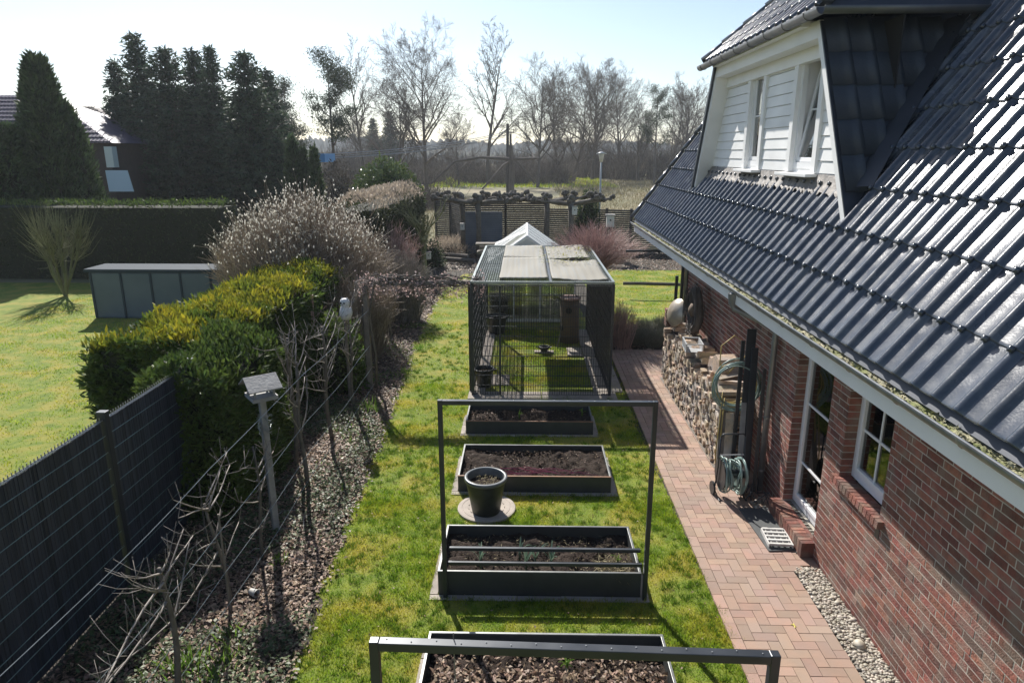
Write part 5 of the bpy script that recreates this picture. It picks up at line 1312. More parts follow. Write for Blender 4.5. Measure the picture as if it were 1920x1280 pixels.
# slabs at the feet of the aviary
for k, (a, b, c, d, lab) in enumerate([(-1.2, .35, 13.5, 13.95, 'pale concrete slab along the aviary front, left half'), (.37, 1.95, 13.5, 13.95, 'pale concrete slab along the aviary front, right half'), (1.5, 2.12, 13.97, 19.4, 'long paved strip under the right aviary wall'), (-1.2, -.85, 13.97, 19.4, 'long narrow slab strip under the left aviary wall'), (-.83, -.35, 14.4, 15.1, 'square concrete slab inside the aviary behind the front tub'), (.25, .75, 16.95, 17.15, 'narrow flat stone under the small bowl in the aviary'), (1.1, 1.48, 16.7, 17.4, 'flat slab at the right side inside the aviary')]):
    tag(MB().box(a, b, c, d, 0, .03+.002*k).build('concrete_slab', m_conc), lab, 'slab')
def tub(x, y, r0, r1, h, lab, name='plant_tub', fill=True):
    t = empty(name, (x, y, .02), 0, lab, 'tub'); MB().lathe([(r0, 0), (r1, h-.04), (r1+.025, h-.04), (r1+.025, h), (r1-.01, h), (r1-.015, h-.08)], 28, cap=False).build('wall', m_blackpl, t, True)
    MB().lathe([(r0, 0), (.001, .005)], 28, cap=False).build('base', m_blackpl, t)
    if fill: MB().lathe([(r1-.02, h-.09), (r1*.5, h-.06), (.001, h-.07)], 20, cap=False).build('soil', m_soil, t)
    for s in (-1, 1): MB().tube([(s*(r1+.02), -.06, h-.03), (s*(r1+.07), -.04, h-.01), (s*(r1+.07), .04, h-.01), (s*(r1+.02), .06, h-.03)], .01, 6).build('handle', m_blackpl, t)
    return t
tub(-.92+.02, 14.32, .15, .21, .42, 'black builders tub inside the front left corner of the aviary'); tub(-.82, 19.0, .22, .31, .50, 'larger black tub at the rear left inside the aviary')
tub(.50, 17.05, .08, .125, .13, 'small black bowl standing in the middle of the aviary', 'feeding_bowl', False).location.z = .045
dr = empty('nest_barrel', (1.22, 18.15, 0), 0, 'brown cylindrical cat barrel with round holes inside the aviary', 'barrel')
MB().lathe([(.26, 0), (.26, 1.22)], 32).build('body', m_barrel, dr, True); MB().lathe([(.27, 1.20), (.29, 1.23), (.27, 1.26), (.24, 1.24)], 32).build('rim', m_twigred, dr, True)
for z, a in ((.92, -100), (.42, -150)):
    c, s = math.cos(R(a)), math.sin(R(a)); MB().tube([(c*.245, s*.245, z), (c*.268, s*.268, z)], .085, 20).build('hole', m_dark, dr)
hd = tag(MB().box(.25, 1.05, 19.22, 19.32, 2.12, 2.30).build('black_trough', m_blackpl, bevel=.01), 'black trough hanging high on the rear mesh of the aviary', 'trough')
tag(MB().tube([(.85, 17.5, .03), (.93, 17.55, .3), (.97, 17.6, .6), (.96, 17.7, .8)], .014, 6).build('curved_stick', m_barkpale), 'pale curved stick standing in the aviary grass', 'stick')
m = MB()
for k in range(9): m.tube([(-.7+.1*k*.3+.12*math.sin(k), 14.2+k*.12, .05), (-.62, 14.35+k*.1, .12+.02*k), (-.45+.04*k, 14.4+.1*k, .05)], .007, 4)
tag(m.build('pruned_twigs', m_barkpale), kind='stuff')

# ------------------------------------------------------------------ greenhouse
def greenhouse():
    x0, x1, y0, y1, e, rz = -1.40, 1.50, 20.35, 24.2, 1.62, 2.62
    Gh = empty('greenhouse', (x0, y0, 0), 0, 'greenhouse with a white translucent gabled roof and one open roof vent behind the aviary', 'greenhouse'); X, Y = x1-x0, y1-y0; m = X/2
    fr = MB()
    for y in (0, Y):
        for x in (0, X): fr.box(x-.025, x+.025, y-.025, y+.025, 0, e)
        fr.bar((0, y, e), (m, y, rz), .05, .05).bar((X, y, e), (m, y, rz), .05, .05).bar((0, y, e), (X, y, e), .04, .04); fr.bar((0, y, .06), (X, y, .06), .05, .08)
    for x in (0, X): fr.bar((x, 0, e), (x, Y, e), .05, .05)
    fr.bar((m, 0, rz), (m, Y, rz), .06, .05); fr.box(m-.42, m-.38, -.02, .02, 0, e+.4).box(m+.38, m+.42, -.02, .02, 0, e+.4)
    fr.build('frame', m_white, Gh)
    n = 5
    for s in (0, 1):
        for k in range(n):
            a, b = Y*k/n+.02, Y*(k+1)/n-.02; xe = 0 if s == 0 else X
            if s == 0 and k == 1:
                fixn(MB().prism([(xe, a, e+.01), (xe+.42, a, e+.01+(rz-e)*.42/m), (xe+.42, b, e+.01+(rz-e)*.42/m), (xe, b, e+.01)], 2, (0, 0, .012)).build('roof_pane', m_poly, Gh))
                v = fixn(MB().prism([(.45, a, e+.62), (m-.03, a, rz+.02), (m-.03, b, rz+.02), (.45, b, e+.62)], 2, (0, 0, .012)).build('roof_vent', m_poly, Gh)); continue
            fixn(MB().prism([(xe, a, e+.01), (m, a, rz+.01), (m, b, rz+.01), (xe, b, e+.01)], 2, (0, 0, .012)).build('roof_pane', m_poly, Gh))
            if k: MB().bar((xe, Y*k/n, e+.025), (m, Y*k/n, rz+.025), .02, .02).build('glazing_bar', m_white, Gh)
    for k in range(4):
        a, b = X*k/4+.015, X*(k+1)/4-.015; MB().box(a, b, -.006, .006, .1, e-.03).build('wall_pane', m_glasspv, Gh); MB().box(a, b, Y-.006, Y+.006, .1, e-.03).build('wall_pane', m_glasspv, Gh)
    for k in range(5):
        a, b = Y*k/5+.015, Y*(k+1)/5-.015
        for x in (0, X): MB().box(x-.006, x+.006, a, b, .1, e-.03).build('wall_pane', m_glasspv, Gh)
    fixn(MB().prism([(.05, -.004, e+.03), (X-.05, -.004, e+.03), (m, -.004, rz-.05)], 1, (0, .008, 0)).build('gable_pane', m_poly, Gh))
    fixn(MB().prism([(.05, Y-.004, e+.03), (X-.05, Y-.004, e+.03), (m, Y-.004, rz-.05)], 1, (0, .008, 0)).build('gable_pane', m_poly, Gh))
greenhouse()
tag(MB().box(-1.2, -.1, 21.2, 22.2, 0, .55).build('red_crate_bench', m_wallbrown, bevel=.02), 'brownish-red bench dimly visible inside the greenhouse', 'bench')
tag(MB().lathe([(.2, 0), (.22, .5), (.17, .55), (.17, .9), (.22, .95)], 16, (.35, 21.6, 0)).build('pale_stand', m_lamp, smooth=True), 'pale column-shaped stand inside the greenhouse', 'stand')
tag(MB().box(-1.2, 1.2, 20.6, 23.9, 0, .02).build('greenhouse_floor', m_conc), 'grey paved floor inside the greenhouse', 'floor')
# stacked boards left of the greenhouse roof
for k, dx in enumerate((0, .08, -.05)):
    bx, by = at(925, 27), 27
    tag(MB().box(bx-.65+dx, bx+.55+dx, by, by+.5, 1.15+k*.16, 1.23+k*.16).build('board', m_wood), ['lowest', 'middle', 'topmost'][k]+' board of the small stack left of the greenhouse ridge', 'board', 'boards stacked behind the greenhouse')
tb = tag(MB().box(at(925, 27)-.5, at(925, 27)-.4, 27, 27.5, 0, 1.15).box(at(925, 27)+.3, at(925, 27)+.4, 27, 27.5, 0, 1.15).build('trestle', m_postdark), 'dark trestle carrying the board stack behind the greenhouse', 'trestle')

# ------------------------------------------------------------------ shrubs
def stem_shrub(name, x, y, n, h, spread, mat, lab, seed, rad=.006, levels=2, base=.25, z0=0., dome=.0, cat='shrub', arch=.0, kids=4):
    r = np.random.default_rng(seed); t = empty(name, (x, y, z0), 0, lab, cat); S = []
    a = r.uniform(0, 6.283, n); rr = np.sqrt(r.uniform(0, 1, n)); b = np.stack([np.cos(a)*rr*base, np.sin(a)*rr*base, np.zeros(n)], 1)
    out = np.stack([np.cos(a)*rr*spread, np.sin(a)*rr*spread, h*(1-dome*rr**2)*r.uniform(.75, 1.05, n)], 1)
    m1 = b+(out-b)*[.3, .3, .45]+r.normal(0, .04*h, (n, 3)); m2 = b+(out-b)*[.68, .68, .78]+r.normal(0, .04*h, (n, 3))
    for p, q, r0, r1 in ((b, m1, 1, .85), (m1, m2, .85, .6), (m2, out, .6, .3)): S.append(np.hstack([p, q, np.full((n, 1), rad*r0), np.full((n, 1), rad*r1)]))
    ends = [out]
    for k in range(kids):
        f = r.uniform(.1, 1, (n, 1)); s = m1+(out-m1)*f; d = unit((out-m1)+r.normal(0, .45*h*.5, (n, 3))); L = r.uniform(.1, .3, (n, 1))*h*.6; e = s+d*L
        S.append(np.hstack([s, e, np.full((n, 1), rad*.5), np.full((n, 1), rad*.25)])); ends.append(e)
    segobj('stems', np.concatenate(S), mat, t); return t, np.concatenate(ends)
t, e = stem_shrub('flowering_shrub', at(572, 18.5)+.1, 18.5, 2000, 3.9, 2.35, m_twigtan, 'big leafless shrub covered in white fluffy blossoms at its top', 501, .012, base=.9, dome=.42, kids=5)
rf = np.random.default_rng(502); k = (e[:, 2] > 2.35+rf.uniform(-.1, .9, len(e))) & (rf.uniform(0, 1, len(e)) < .75); P = e[k]
V, F = leafV(P-[0, 0, .03], rdir(len(P), rf)*.4+[0, 0, 1], rdir(len(P), rf), rf.uniform(.04, .08, len(P)), rf.uniform(.018, .034, len(P)), .3); V2, F2 = leafV(P-[0, 0, .03], rdir(len(P), rf)*.4+[0, 0, 1], rdir(len(P), rf), rf.uniform(.05, .09, len(P)), .032, .3)
npobj('blossoms', np.concatenate([V, V2]), np.concatenate([F, F2+len(V)]), m_catkin, t)
stem_shrub('bare_shrub', at(655, 16.5), 16.6, 900, 2.3, 1.25, m_twigtan, 'brown leafless thicket in front of the white-flowering shrub', 503, .010, base=.8, dome=.3)
stem_shrub('bare_shrub', at(560, 17), 16.9, 500, 2.6, 1.3, m_twigtan, 'grey-brown twiggy shrub growing out of the end of the golden hedge', 504, .010, base=.6, dome=.3)
stem_shrub('bare_shrub', at(745, 20), 20.5, 500, 2.2, 1.0, m_barkpale, 'pale-twigged shrub between the thicket and the mossy fruit tree', 505, .010, base=.6, dome=.3)
stem_shrub('bare_shrub', at(715, 24), 24.5, 500, 2.6, 1.4, m_twigred, 'reddish bare shrub below the arched hedge', 506, .010, base=.8, dome=.3)
stem_shrub('bare_shrub', at(500, 21.5), 21.5, 500, 3.1, 1.5, m_twigtan, 'pale twiggy shrub at the left flank of the white-flowering shrub', 507, .010, base=.8, dome=.3)
mt, e = stem_shrub('red_maple', at(1112, 19.4), 19.6, 520, 1.5, 1.55, m_twigred, 'red-twigged bare dwarf maple leaning over the aviary roof', 508, .007, base=.12, dome=.5, z0=1.6, kids=10)
MB().tube([(0, 0, -1.55), (.05, 0, -.8), (0, 0, -.1)], [.08, .07, .06], 8).build('trunk', m_bark, mt, True)
m = MB(); rq = random.Random(4)
for k in range(9): a = k*.7; m.tube([(0, 0, -.1), (.35*math.cos(a), .35*math.sin(a), .3), (.85*math.cos(a+.2), .85*math.sin(a+.2), .7)], [.035, .022, .01], 6)
m.build('limbs', m_bark, mt, True)
stem_shrub('low_red_shrub', at(1163, 17.3), 17.6, 200, 1.2, .5, m_twigred, 'reddish bare shrub pressed against the right aviary wall', 509, .008, base=.3, dome=.2)
def bush(name, x, y, w, h, n, leaf, mat, lab, seed, cat='bush', z0=0., asp=.5, flat=.9):
    r = np.random.default_rng(seed); t = empty(name, (x, y, z0), 0, lab, cat); d = rdir(n, r); d[:, 2] = np.abs(d[:, 2]); rr = r.uniform(.62, 1.04, n)*(1+.12*np.sin(d[:, 0]*6+seed)*np.cos(d[:, 1]*7))
    P = d*rr[:, None]*[w, w, h]; D = unit(d+r.normal(0, .6, d.shape)+[0, 0, .3]); V, F = leafV(P, D, rdir(n, r)*.6+d, r.uniform(.6, 1.4, n)*leaf, leaf*asp, .15); npobj('foliage', V, F, mat, t)
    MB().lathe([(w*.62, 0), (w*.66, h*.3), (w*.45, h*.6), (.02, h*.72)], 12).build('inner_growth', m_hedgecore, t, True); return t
bush('laurel_bush', at(727, 33), 33.5, 1.6, 2.1, 8000, .16, m_laurel, 'glossy evergreen laurel rising behind the arched hedge', 511, z0=2.55)
bush('laurel_bush', at(668, 31), 31.5, .9, 3.4, 1500, .13, m_laurel, 'smaller pale-leaved evergreen left of the glossy laurel', 512)
bush('evergreen_bush', at(640, 13.5)-.3, 14.2, .75, 1.7, 3000, .10, m_hedge, 'dark green bush at the right end of the golden hedge', 513)
bush('evergreen_bush', at(812, 31), 31, .55, 1.2, 1200, .10, m_thuja, 'dark rounded bush at the foot of the mossy fruit tree', 514)
bush('brown_bush', at(638, 49), 49, 1.7, 4.3, 3500, .22, m_brush, 'brownish rounded bush beyond the cypresses', 515)
for k, (px, Y, w, h, lab) in enumerate([(1168, 18.2, .34, .5, 'low dark heather bush at the corner of the aviary'), (1193, 17.9, .38, .48, 'grey lavender bush left in the bed at the path end'), (1222, 17.7, .42, .52, 'greyish lavender bush in the middle of the bed at the path end'), (1246, 18.0, .40, .5, 'pale lavender bush nearest the woodpile'), (1205, 18.8, .36, .55, 'taller grey lavender behind the two front ones'), (1238, 19.3, .36, .5, 'rear lavender bush by the dark metal posts')]):
    t, e = stem_shrub('lavender_bush', at(px, Y), Y, 420, h, w, m_lav, lab, 520+k, .004, base=w*.5, dome=.4, kids=3, cat='bush')
cover('bed_litter', 5000, (2.0, 5), (17.2, 20.2), [(2.1, 17.45), (3.9, 17.45), (5, 20), (2.1, 20.2)], .05, .03, m_litter, 530)
cover('far_bed_litter', 9000, (-4, 9), (29.5, 36), [(-4, 29.5), (9, 30), (9, 35.5), (-4, 36)], .09, .05, m_litter, 531)
# mossy fruit tree with several limbs and a small bird box
ft = empty('mossy_fruit_tree', (at(795, 27), 27, 0), 0, 'thick-trunked mossy fruit tree with upright cut limbs left of the blue-grey screen', 'tree')
r = np.random.default_rng(540); S = [(0, 0, 0, .02, 0, 1.3, .14, .12), (.02, 0, 1.3, 0, 0, 2.3, .12, .08)]
for k in range(16):
    a = r.uniform(0, 6.28); p = np.array([0, 0, r.uniform(1.2, 2.3)]); d = unit(np.array([math.cos(a), math.sin(a), r.uniform(.3, 1.3)])); L = r.uniform(.7, 1.7)
    for i in range(4):
        q = p+d*L/4; S.append((*p, *q, .05-.01*i, .042-.01*i))
        for _ in range(5): dd = unit(d+r.normal(0, .7, 3)+[0, 0, .3]); l = r.uniform(.2, .6); S.append((*q, *(q+dd*l), .011, .004))
        p = q; d = unit(d+r.normal(0, .2, 3)+[0, 0, .15])
S = np.array(S); segobj('trunk', S[S[:, 6] > .02], m_willow, ft, 7, True); segobj('crown', S[S[:, 6] <= .02], m_willow, ft, 3)
birdbox(805, 26.6, 1.0, 'small white nest box hanging on the mossy fruit tree', .7); birdbox(868, 33.9, 1.35, 'pale nest box on the trunk at the fence corner', .8)
# garden-edge logs and compost
x, y = g(850, 475)
cp = bush('brushwood_heap', x, y, 1.5, .75, 3500, .28, m_twigtan, 'grey heap of brushwood and clippings left of the aviary roof', 545, 'heap', asp=.07)
for k, (px, py, lab) in enumerate([(862, 492, 'nearer grey log edging the heap beside the lawn'), (850, 483, 'rear grey log edging the brushwood heap')]):
    a = g(px-35, py-3); b = g(px+28, py+2); tag(MB().tube([(*a, .12), (*b, .12)], .11, 9).build('log', m_wood), lab, 'log')
tag(MB().tube([(at(1168, 24), 24.2, .5), (at(1200, 24), 24.1, .52), (at(1285, 24), 24, .5)], .06, 8).build('horizontal_rail', m_postdark), 'dark low rail running behind the right lawn', 'rail')
for k, (px, ht, lab) in enumerate([(1259, 2.0, 'shorter dark metal post by the corner of the house'), (1269, 2.6, 'taller dark metal post by the corner of the house')]):
    x, y = at(px, 17.2), 17.2; tag(MB().box(x-.035, x+.035, y-.035, y+.035, 0, ht).build('metal_post', m_anth), lab, 'post')
tag(MB().bar((at(1165, 17.25), 17.25, 2.62), (at(1275, 17.25), 17.25, 2.64), .05, .05).build('metal_beam', m_anth), 'thin dark beam reaching from the maple to the tall metal post', 'beam')
tag(MB().box(WX-.03, WX-.004, 15.3, 15.55, 0, 2.5).build('wall_panel', m_anth), 'dark upright panel leaning on the far end of the brick wall', 'panel')

# ------------------------------------------------------------------ firewood stack
def woodpile():
    x0, x1, y0, y1 = 3.14, 3.64, 10.35, 14.9
    W_ = empty('firewood_stack', (x0, y0, 0), 0, 'long stack of split firewood against the brick wall', 'firewood')
    r = random.Random(12); cells = []; y = 0.; 
    z = .03
    while z < 1.45:
        h = r.uniform(.07, .11); y = r.uniform(-.04, 0)
        while y < y1-y0:
            w = r.uniform(.06, .15); top = 1.30+.05*math.sin(y*3)-.10*(y > 3.6)
            if z+h < top+r.uniform(-.05, .05): cells.append((y+w/2, z+h/2, w, h))
            y += w
        z += h*.93
    meshes = []
    for k in range(24):
        n = r.choice((3, 4, 4, 5)); m = MB(); a0 = r.uniform(0, 6.28); L = r.uniform(.36, .47)
        P = [(0., math.cos(a0+2*math.pi*i/n)*.5*r.uniform(.85, 1.1), math.sin(a0+2*math.pi*i/n)*.5*r.uniform(.85, 1.1)) for i in range(n)]
        m.prism(P, 0, (L, 0, 0)); me = m.mesh('log', m_log); meshes.append(me)
    cells.sort(key=lambda c: c[0]); rest = MB()
    for n, (y, z, w, h) in enumerate(cells):
        s = 1.22; me = r.choice(meshes); off = r.uniform(-.04, .03)
        if n < 298: inst('log', me, W_, (off, y, z), (r.uniform(-.2, .2), r.uniform(-.03, .03), r.uniform(-.05, .05)), (1, w*s, h*s))
        else:
            v0 = len(rest.v); a = r.uniform(-.2, .2)
            for v in me.vertices:
                yy, zz = v.co.y*w*s, v.co.z*h*s; rest.v.append((v.co.x+off, y+yy*math.cos(a)-zz*math.sin(a), z+zz*math.cos(a)+yy*math.sin(a)))
            for p in me.polygons: rest.f.append(tuple(v0+i for i in p.vertices))
    tag(rest.build('far_logs', m_log, W_), kind='stuff')
    tp = MB()   # loose logs lying along the top
    for k in range(34):
        y = r.uniform(.1, 4.3); m = MB(); a = r.uniform(-.5, .5); z = 1.36+r.uniform(-.02, .05); w = r.uniform(.04, .06)
        m.prism([(-.2, -w, -w*.8), (-.2, w, -w*.6), (-.2, .01, w)], 0, (.42, 0, 0)); o = m.build('log', m_log, W_, loc=(.25, y, z)); o.rotation_euler = (r.uniform(0, 3), r.uniform(-.1, .1), a)
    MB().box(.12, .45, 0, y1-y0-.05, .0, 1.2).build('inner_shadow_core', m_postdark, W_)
woodpile()
tag(MB().box(3.10, 3.62, 10.3, 15.0, .012, .034).build('timber_base', m_wood), 'flat timber strip under the firewood stack', 'timber')
ck = empty('wood_block', (3.25, 11.2, 1.36), R(8), 'large pale sawn wood block resting on top of the firewood stack', 'wood block')
MB().prism([(0, -.17, 0), (0, .15, 0), (0, .18, .22), (0, 0, .34), (0, -.16, .28)], 0, (.36, 0, 0)).build('block', m_log, ck, bevel=.01); MB().prism([(.05, .2, 0), (.05, .42, 0), (.05, .36, .2), (.05, .24, .18)], 0, (.3, 0, 0)).build('wedge', m_log, ck)
cr = empty('plastic_crate', (3.2, 12.6, 1.4), R(-5), 'small grey slotted plastic crate on top of the firewood stack', 'crate')
for k in range(6): MB().box(-.16, -.14, -.26+k*.09, -.21+k*.09, .0, .14).build('slat', m_lamp, cr)
for z in (.0, .14): MB().box(-.165, .165, -.27, .27, z, z+.02 if z else .01).build('rim' if z else 'base', m_lamp, cr) if z == 0 else MB().box(-.165, -.14, -.27, .27, z, z+.02).box(.14, .165, -.27, .27, z, z+.02).box(-.139, .139, -.27, -.25, z, z+.02).box(-.139, .139, .25, .27, z, z+.02).build('rim', m_lamp, cr)
MB().box(.14, .16, -.26, .26, .01, .14).build('side', m_lamp, cr)
# big twig wreath with silver float behind it
wr = empty('twig_wreath', (3.38, 13.5, 1.95), 0, 'big dark round wreath of twigs standing on the firewood against the wall', 'wreath')
rw = random.Random(6); m = MB()
for k in range(70):
    a = rw.uniform(0, 6.28); rr = rw.uniform(.34, .52); dl = rw.uniform(.8, 1.8); off = rw.uniform(-.10, .10)
    m.tube([(off+.05*math.sin(a*3), math.cos(a+dl*i/5)*rr*rw.uniform(.94, 1.06)*.8, math.sin(a+dl*i/5)*rr*rw.uniform(.94, 1.06)) for i in range(6)], .009, 4)
m.build('twigs', m_postdark, wr)
m = MB(); m.tube([(.04, math.cos(a)*.40*.8, math.sin(a)*.40) for a in [i*6.283/28 for i in range(28)]], .085, 8, closed=True); m.build('ring_core', m_postdark, wr, True)
m = MB(); m.lathe([(.001, .0), (.12, .02), (.14, .08), (.06, .13), (.001, .14)], 16); o = m.build('hub', m_barrel, wr, True); o.matrix_local = Matrix.Translation((.05, 0, 0)) @ Matrix.Rotation(R(-90), 4, 'Y')
fl_ = empty('silver_bowl', (3.26, 14.25, 1.72), 0, 'shiny silver-cream bowl tilted on edge beside the twig wreath', 'bowl')
m = MB(); m.lathe([(.001, .16), (.14, .14), (.28, .08), (.30, .04), (.31, .035), (.28, .06), (.24, .08), (.001, .13)], 28, cap=False); o = m.build('shell', m_silver, fl_, True); o.matrix_local = Matrix.Rotation(R(-72), 4, 'Y') @ Matrix.Rotation(R(20), 4, 'X')
for k in range(4): tag(MB().box(3.12, 3.34, 14.72+.02*k, 14.95, 1.30+k*.10, 1.375+k*.10).build('old_brick', m_brick), ['lowest', 'second', 'third', 'topmost'][k]+' reddish block of the small pile at the far end of the firewood', 'block', 'blocks piled on the firewood end')

# ------------------------------------------------------------------ hoses, planks, trolley
def coil(c, r0, n, rad, mat, lab, seed, axis='y', sx=1., sz=1.06):
    q = random.Random(seed); pts = []; N = n*26
    for i in range(N+1):
        a = 2*math.pi*i/26; rr = r0*(1+.09*math.sin(i*.11+seed)+.03*math.sin(i*.37)); dx, dz = .03*math.sin(i*.05), -.03*abs(math.sin(i*.07))
        pts.append((c[0]+rr*math.cos(a)*sx+dx, c[1]+.06*math.sin(i*.045+seed)+.04*math.sin(i*.21), c[2]+rr*math.sin(a)*sz+dz))
    return tag(MB().tube(pts, rad, 7).build('hose_coil', mat, smooth=True), lab, 'hose')
coil((3.30, 10.12, 1.53), .35, 7, .011, m_hose, 'large coil of grey-green hose hanging at the near end of the firewood', 1)
coil((3.26, 10.22, 1.52), .31, 3, .009, m_hosey, 'yellow-brown hose coiled behind the grey-green one', 4)
tag(MB().tube([(3.42, 10.3, 2.15), (3.25, 10.28, 2.28), (3.05, 10.25, 2.12), (3.03, 10.2, 1.85), (3.15, 10.15, 1.7), (3.5, 10.3, 2.0)], .009, 6).tube([(3.1, 10.15, 1.4), (3.06, 10.05, .9), (3.02, 10.0, .45), (3.04, 9.95, .03)], .009, 6).tube([(3.14, 10.15, 1.3), (3.1, 10.06, .8), (3.08, 10.0, .03)], .009, 6).build('loose_hose', m_hosey, smooth=True), 'loose yellowish hose looping above the coil and trailing to the ground', 'hose')
for k, (xa, ya, xb, yb, zb, w, t, mt_, lab) in enumerate([
        (3.37, 9.75, 3.46, 10.15, 2.42, .14, .03, m_anth, 'tallest dark board leaning at the end of the firewood'), (3.42, 9.66, 3.50, 10.05, 2.15, .10, .03, m_anth, 'dark board leaning just right of the tallest one'),
        (3.24, 9.80, 3.36, 10.2, 2.22, .06, .03, m_blackpl, 'narrow black board leaning left of the tallest one'), (3.30, 9.62, 3.38, 9.95, 1.30, .08, .02, m_woodgrey, 'pale grey slat leaning in front of the dark boards'),
        (3.18, 9.85, 3.24, 10.15, 1.05, .12, .04, m_log, 'brown plank standing behind the hose trolley'), (3.50, 9.5, 3.58, 9.78, 1.9, .05, .03, m_postdark, 'dark batten leaning beside the downpipe'), (3.10, 9.9, 3.15, 10.2, 1.1, .14, .05, m_wood, 'broad weathered plank at the foot of the firewood end')]):
    b_ = MB().bar((xa, ya, .03), (xb, yb, zb), w, t, (0, 1, 0)).build('leaning_board', mt_, bevel=.004); tag(b_, lab, 'board', 'boards leaning at the end of the firewood')
tr = empty('hose_trolley', (3.08, 9.32, .03), R(4), 'wheeled hose trolley wound with grey-green hose beside the path', 'hose trolley')
for sx in (-.2, .2):
    MB().tube([(sx, .1, .08), (sx*.98, .04, .5), (sx*.92, .06, .95)], .011, 6).build('side_tube', m_anth, tr, True); MB().tube([(sx, .1, .08), (sx, -.12, .012), (sx, -.16, .02)], .011, 6).build('foot', m_anth, tr, True)
    MB().tube([(sx*1.12-.015, .12, .10), (sx*1.12+.015, .12, .10)], .10, 18).build('wheel', m_blackpl, tr)
    MB().tube([(sx*.85-.006, 0, .38), (sx*.85+.006, 0, .38)], .23, 24).build('reel_flange', m_anth, tr)
MB().tube([(-.184, .06, .95), (-.15, .06, .99), (.15, .06, .99), (.184, .06, .95)], .012, 6).build('handle', m_anth, tr, True); MB().tube([(-.19, .05, .66), (.19, .05, .66)], .009, 6).build('crossbar', m_lamp, tr)
MB().tube([(-.17, 0, .38), (.17, 0, .38)], .07, 12).build('reel', m_anth, tr)
pts = []; q = random.Random(3)
for i in range(22*16): a = 2*math.pi*i/22; u = i/(22*16); rr = .19+.05*math.sin(u*31)+.02*math.sin(i*.9); pts.append((.15*math.sin(u*17)+.01*math.sin(i), rr*math.cos(a), .38+rr*math.sin(a)*1.15-.02))
MB().tube(pts, .0125, 6).build('wound_hose', m_hose, tr, True)
m = MB(); q = random.Random(13)
for k in range(14): x = q.uniform(3.2, 3.6); y = q.uniform(9.0, 9.5); m.tube([(x, y, .04), (x+q.uniform(-.1, .1), y+q.uniform(-.15, .15), .12+q.random()*.15), (x+q.uniform(-.2, .2), y+q.uniform(-.2, .2), .05)], .008, 5)
tag(m.build('hose_ends', m_anth), 'jumble of dark hose ends and fittings at the foot of the downpipe', 'hose fittings')
m = MB()
for k in range(14):
    x, y = q.uniform(3.35, 3.60), q.uniform(8.98, 9.35); s_ = q.uniform(.02, .04); m.lathe([(.001, 0), (s_, .01), (s_*.9, s_*.8), (.001, s_*1.1)], 8, (x, y, .03), sy=.8)
tag(m.build('loose_stones', m_pebble, smooth=True), kind='stuff')

# doormat with boot grate
dm = tag(MB().box(-.22, .2, -.55, .55, 0, .012).build('door_mat', m_rubber, loc=(3.36, 8.42, .034)), 'flat dark grey rubber mat on the paving before the glazed door', 'mat'); dm.rotation_euler = (0, 0, R(3))
fp = fixn(MB().prism([(3.50, 7.83, .036), (3.66, 7.80, .05), (3.63, 7.98, .036)], 2, (0, 0, .01)).build('mat_corner', m_rubber)); tag(fp, 'curled loose corner piece of dark matting at the door step', 'mat')
bs = empty('boot_grate', (3.36, 8.12, .05), R(-4), 'pale slotted boot-scraper grate lying on the rubber mat', 'boot scraper')
for sx in (-.15, .15): MB().box(sx-.008, sx+.008, -.2, .2, 0, .05).build('side_rail', m_boxw, bs)
for k in range(5): MB().box(-.14, .14, -.19+k*.093, -.155+k*.093, .02, .05).build('slat', m_boxw, bs)
for k in range(4):
    for j in range(4): MB().box(-.115+j*.075, -.10+j*.075, -.153+k*.093, -.099+k*.093, .015, .042).build('rib', m_woodgrey, bs)
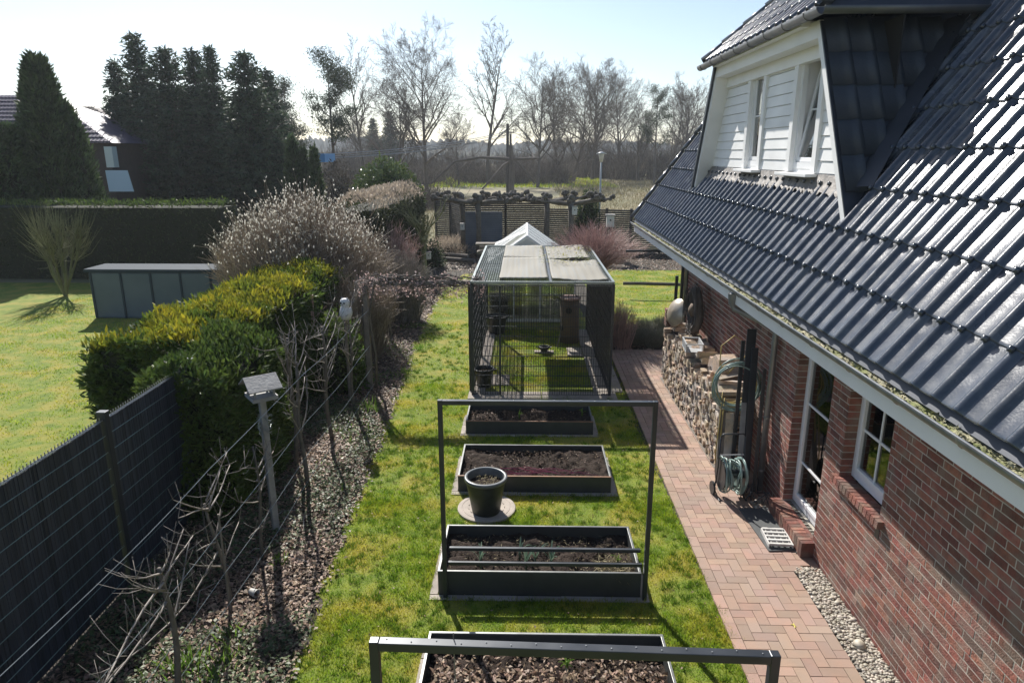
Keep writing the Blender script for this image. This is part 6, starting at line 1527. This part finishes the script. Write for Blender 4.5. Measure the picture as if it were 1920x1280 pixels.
# gravel strip
r = np.random.default_rng(601); sheet('gravel_bed', [(3.34, -1), (3.34, 7.54), (3.69, 7.54), (3.69, -1)], .0, m_joint)
n = 5200; P = np.stack([r.uniform(3.355, 3.675, n), r.uniform(4.9, 7.52, n), r.uniform(.0, .035, n)], 1); s_ = r.uniform(.009, .024, n)*np.where(r.uniform(0, 1, n) > .97, 1.7, 1)
U = []; 
for th, k in ((0, 1), (55, 6), (110, 6), (180, 1)):
    for j in range(k): a = 2*math.pi*j/k; U.append((math.sin(R(th))*math.cos(a), math.sin(R(th))*math.sin(a), math.cos(R(th))))
U = np.array(U); A_ = r.uniform(0, 6.28, n); T = U[None]*s_[:, None, None]*np.stack([r.uniform(.8, 1.5, n), r.uniform(.7, 1.1, n), r.uniform(.45, .75, n)], 1)[:, None]
c_, d_ = np.cos(A_)[:, None], np.sin(A_)[:, None]; T = np.stack([T[..., 0]*c_-T[..., 1]*d_, T[..., 0]*d_+T[..., 1]*c_, T[..., 2]], -1)
T3 = [[0, 1+j, 1+(j+1) % 6] for j in range(6)]+[[1+j, 7+j, 1+(j+1) % 6] for j in range(6)]+[[1+(j+1) % 6, 7+j, 7+(j+1) % 6] for j in range(6)]+[[7+j, 13, 7+(j+1) % 6] for j in range(6)]
npobj('pebbles', (P[:, None]+T).reshape(-1, 3), (np.arange(n)[:, None, None]*14+np.array(T3)).reshape(-1, 3), m_pebble, None, True)['kind'] = 'stuff'
tag(MB().lathe([(.001, -.02), (.05, -.01), (.075, .015), (.05, .045), (.001, .055)], 12, (3.52, 6.12, .03), sx=.8).build('large_pebble', m_pebble, smooth=True), 'largest pale rounded stone in the pebble strip by the wall', 'stone')
tag(MB().tube([(2.93, 6.44, .036), (2.97, 6.40, .036)], .006, 4).tube([(2.95, 6.38, .0365), (2.96, 6.45, .0365)], .006, 4).build('yellow_leaf_bits', m_chalk), 'tiny yellow blossom fallen on the paved path', 'blossom')
# climbing bits of clutter by the dead corner
tag(MB().box(WX-.005, WX+.02, 6.36, 6.44, 1.13, 1.24).build('cable_box', m_blackpl), 'small black box on the wall under the window sill corner', 'cable box')
